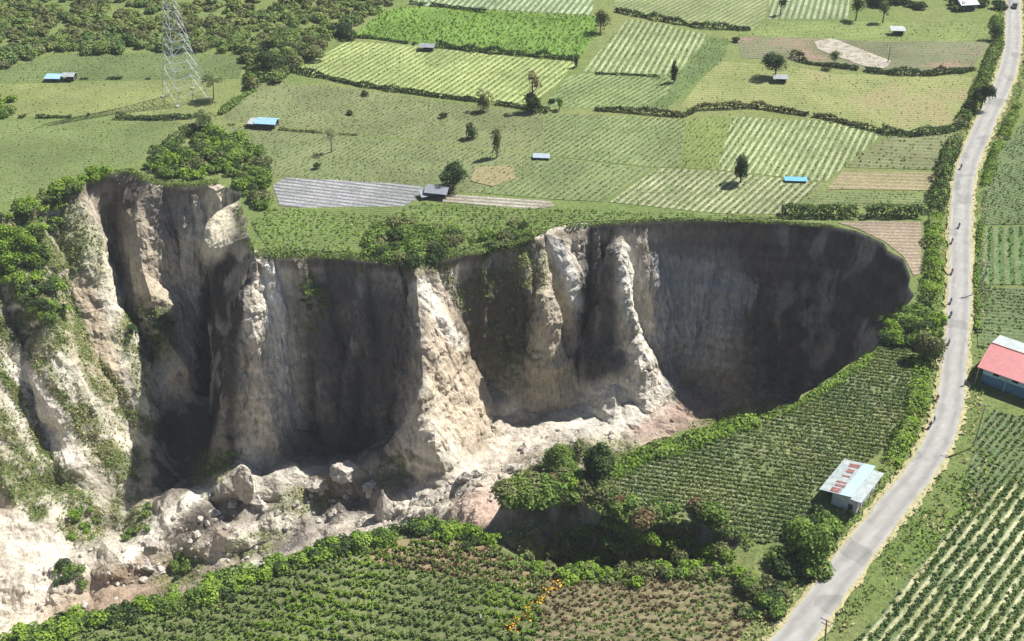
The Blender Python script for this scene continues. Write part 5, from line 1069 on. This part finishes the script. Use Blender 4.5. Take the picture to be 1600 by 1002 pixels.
def body_mesh(name, sit, mats):
    """one continuous skinned figure; seated riding or standing"""
    if sit: J = {'pel': (0, 0, 0), 'bel': (.04, 0, .18), 'che': (.10, 0, .40), 'nek': (.14, 0, .55), 'hd0': (.17, 0, .63), 'hd': (.19, 0, .74)}
    else: J = {'pel': (0, 0, 0), 'bel': (0, 0, .18), 'che': (.01, 0, .40), 'nek': (.0, 0, .57), 'hd0': (.02, 0, .65), 'hd': (.03, 0, .77)}
    v = []; rad = []; e = []
    def ad(p, r, par=None):
        v.append(p); rad.append(r); i = len(v)-1
        if par is not None: e.append((par, i))
        return i
    p0 = ad(J['pel'], .15); b_ = ad(J['bel'], .135, p0); c_ = ad(J['che'], .15, b_); n_ = ad(J['nek'], .06, c_); h0 = ad(J['hd0'], .085, n_); ad(J['hd'], .095, h0)
    for s_ in (-1, 1):
        if sit: arm = [((.12, s_*.19, .47), .065), ((.28, s_*.27, .30), .048), ((.44, s_*.30, .22), .038), ((.50, s_*.30, .22), .036)]; leg = [((.05, s_*.13, -.03), .095), ((.42, s_*.17, -.06), .072), ((.30, s_*.17, -.42), .05), ((.40, s_*.17, -.50), .04)]
        else: arm = [((.0, s_*.2, .50), .065), ((-.02, s_*.25, .22), .047), ((.08, s_*.26, -.02), .037), ((.11, s_*.26, -.10), .034)]; leg = [((0, s_*.09, -.1), .1), ((.03, s_*.1, -.46), .068), ((0, s_*.11, -.84), .045), ((.13, s_*.12, -.89), .04)]
        q = c_
        for p_, r_2 in arm: q = ad(p_, r_2, q)
        for k in range(4): f = ad((p_[0]+.05, p_[1]+(k-1.5)*.018, p_[2]-.035), .009, q); ad((p_[0]+.075, p_[1]+(k-1.5)*.02, p_[2]-.07+.006*k), .008, f)
        q = p0
        for p_, r_2 in leg: q = ad(p_, r_2, q)
    me = bpy.data.meshes.new(name+'_s'); me.from_pydata([tuple(x) for x in v], e, []); o = bpy.data.objects.new(name+'_s', me); COL.objects.link(o)
    sk = o.modifiers.new('s', 'SKIN'); sk.use_smooth_shade = True; su = o.modifiers.new('u', 'SUBSURF'); su.levels = 1; su.render_levels = 1
    for i, r_2 in enumerate(rad): me.skin_vertices[0].data[i].radius = (r_2, r_2)
    me.skin_vertices[0].data[0].use_root = True
    dg = bpy.context.evaluated_depsgraph_get(); dg.update(); m2 = bpy.data.meshes.new_from_object(o.evaluated_get(dg)); m2.name = name
    bpy.data.objects.remove(o)
    m2.materials.clear()
    for k in mats: m2.materials.append(M[k])
    for p_ in m2.polygons:
        c = p_.center; hand = (abs(c.y) > .27 and c.x > .40) if sit else (abs(c.y) > .2 and c.z < .02 and c.z > -.3)
        p_.material_index = 0 if (c.z > .58 or hand) else (2 if (c.z < .03 and (sit or abs(c.y) < .2)) else 1)
    return m2
def person(name_mesh, helmet, label, loc, rz, sit):
    o = link('person', name_mesh); o.location = loc; o.rotation_euler.z = rz; tag(o, label, 'person', None)
    hx = (.19, 0, .76) if sit else (.03, 0, .79)
    if helmet: MB().ball(hx, (.15, .135, .135), 10, 7).build('helmet', M['p_'+helmet], o, True)
    else: MB().ball((hx[0]-.02, 0, hx[2]+.02), (.11, .10, .10), 10, 7).build('hair', M['tyre'], o, True)
    return o
bmc = {}
def bodyfor(sit, shirt, trou):
    k = (sit, shirt, trou)
    if k not in bmc: bmc[k] = body_mesh('person', sit, ['skin', 'p_'+shirt, 'p_'+trou])
    return bmc[k]
def heading(u, v):
    x_, y_ = P(u, v)[:2]; i = np.argmin((rc[:, 0]-x_)**2+(rc[:, 1]-y_)**2); return math.atan2(rt_[i][1], rt_[i][0])
RZ = 0.43
for (u_, v_, paint, shirt, trou, hel, side, lb, lm) in [
    (1501, 264, 'black', 'black', 'grey', 'black', 0, 'rider in dark clothes farthest up the road bend', 'dark motorcycle ridden farthest up near the bend'),
    (1498, 356, 'black', 'black', 'blue', 'white', 0, 'dark clothed rider in mid road level with the thick hedges', 'black motorcycle in mid road level with the thick hedges'),
    (1487, 380, 'grey', 'grey', 'black', 'red', 0, 'grey shirted rider beside the ploughed triangle', 'grey motorcycle at the road edge by the ploughed triangle'),
    (1487, 428, 'maroon', 'red', 'black', 'maroon', 0, 'red shirted rider at the left edge of the road', 'maroon motorcycle under the red shirted rider'),
    (1485, 474, 'blue', 'grey', 'blue', 'grey', 0, 'rider in grey beside the bowl corner of the gorge', 'blue motorcycle beside the bowl corner of the gorge'),
    (1485, 495, 'black', 'blue', 'black', 'black', 0, 'rider in blue just below the rider in grey', 'black motorcycle close behind the blue one'),
    (1482, 538, 'black', 'white', 'black', 'black', 0, 'white shirted rider beside the olive tree', 'black motorcycle passing the olive green tree'),
    (1464, 626, 'red', 'black', 'black', 'red', 0, 'black jacketed rider by the headland crop opposite the barn', 'red motorcycle opposite the barn shadow'),
    (1453, 668, 'black', 'maroon', 'black', 'black', 0, 'maroon shirted rider nearest the camera', 'black motorcycle nearest the camera')]:
    a_ = heading(u_, v_)+math.pi; p_ = P(u_, v_, RZ); mc = motorcycle(paint); mc.location = p_; mc.rotation_euler.z = a_; tag(mc, lm, 'motorcycle', 'motorcycles travelling along the road')
    person(bodyfor(True, shirt, trou), hel, lb, (p_[0]-.12*math.cos(a_), p_[1]-.12*math.sin(a_), RZ+.90), a_, True)
for (u_, v_, shirt, trou, lb) in [(1480, 352, 'green', 'black', 'person in green standing on the verge by the thick hedges'), (1460, 655, 'blue', 'grey', 'person in blue standing at the road edge above the last rider'), (1541, 428, 'blue', 'black', 'person in dark blue standing in the upright green rows'), (1508, 598, 'grey', 'black', 'person in grey standing near the barn corner')]:
    zz = RZ if u_ < 1500 else .3; person(bodyfor(False, shirt, trou), None, lb, P(u_, v_, zz+.91)[:2]+(zz+.92,), random.uniform(0, 6), False)
# far vehicle
def pickup(label, u, v, paint):
    a_ = heading(u, v)+math.pi; r0 = empty('pickup_truck', P(u, v, RZ), a_); tag(r0, label, 'truck')
    prof = [(2.2, .45), (2.25, .95), (1.25, 1.05), (.75, 1.62), (-.55, 1.66), (-.7, 1.1), (-2.2, 1.05), (-2.2, .45)]; mb = MB()
    vs = [(x_, y_*.85, z_) for y_ in (-1, 1) for x_, z_ in prof]; k = len(prof)
    mb.add(vs, [tuple(range(k)), tuple(range(2*k-1, k-1, -1))]+[(i, k+i, k+(i+1) % k, (i+1) % k) for i in range(k)]).build('body', M['p_'+paint], r0)
    MB().box((1.04, 0, 1.34), (.05, 1.4, .45), rx=0).box((.1, -.86, 1.38), (1.0, .03, .34)).box((.1, .86, 1.38), (1.0, .03, .34)).build('window', M['black'], r0)
    MB().box((-1.45, 0, 1.08), (1.3, 1.4, .06)).build('cargo_bed', M['tyre'], r0)
    for x_ in (-1.4, 1.4):
        for y_ in (-.8, .8): MB().torus((x_, y_, .34), .24, .1).build('wheel', M['tyre'], r0, True)
    for y_ in (-.6, .6): MB().box((2.24, y_, .75), (.06, .3, .16)).build('headlight', M['p_white'], r0)
pickup('dark pickup truck coming down the road at the very top', 1585, 12, 'black')

# ------------------------------------------------------------------ thin air haze round the whole scene, below the sky
hz = MB().box((0, 1200, 75), (6400, 5200, 320)).build('haze', M['black']); hz.data.materials.clear()
m, n, out = newmat('haze air'); pv = N(n, 'ShaderNodeVolumePrincipled'); pv.inputs['Color'].default_value = (.86, .92, 1.0, 1); pv.inputs['Density'].default_value = 0.00009
n.links.new(pv.outputs[0], out.inputs['Volume']); hz.data.materials.append(m); tag(hz, 'thin pale haze filling the air over the plain', 'haze', kind='stuff')
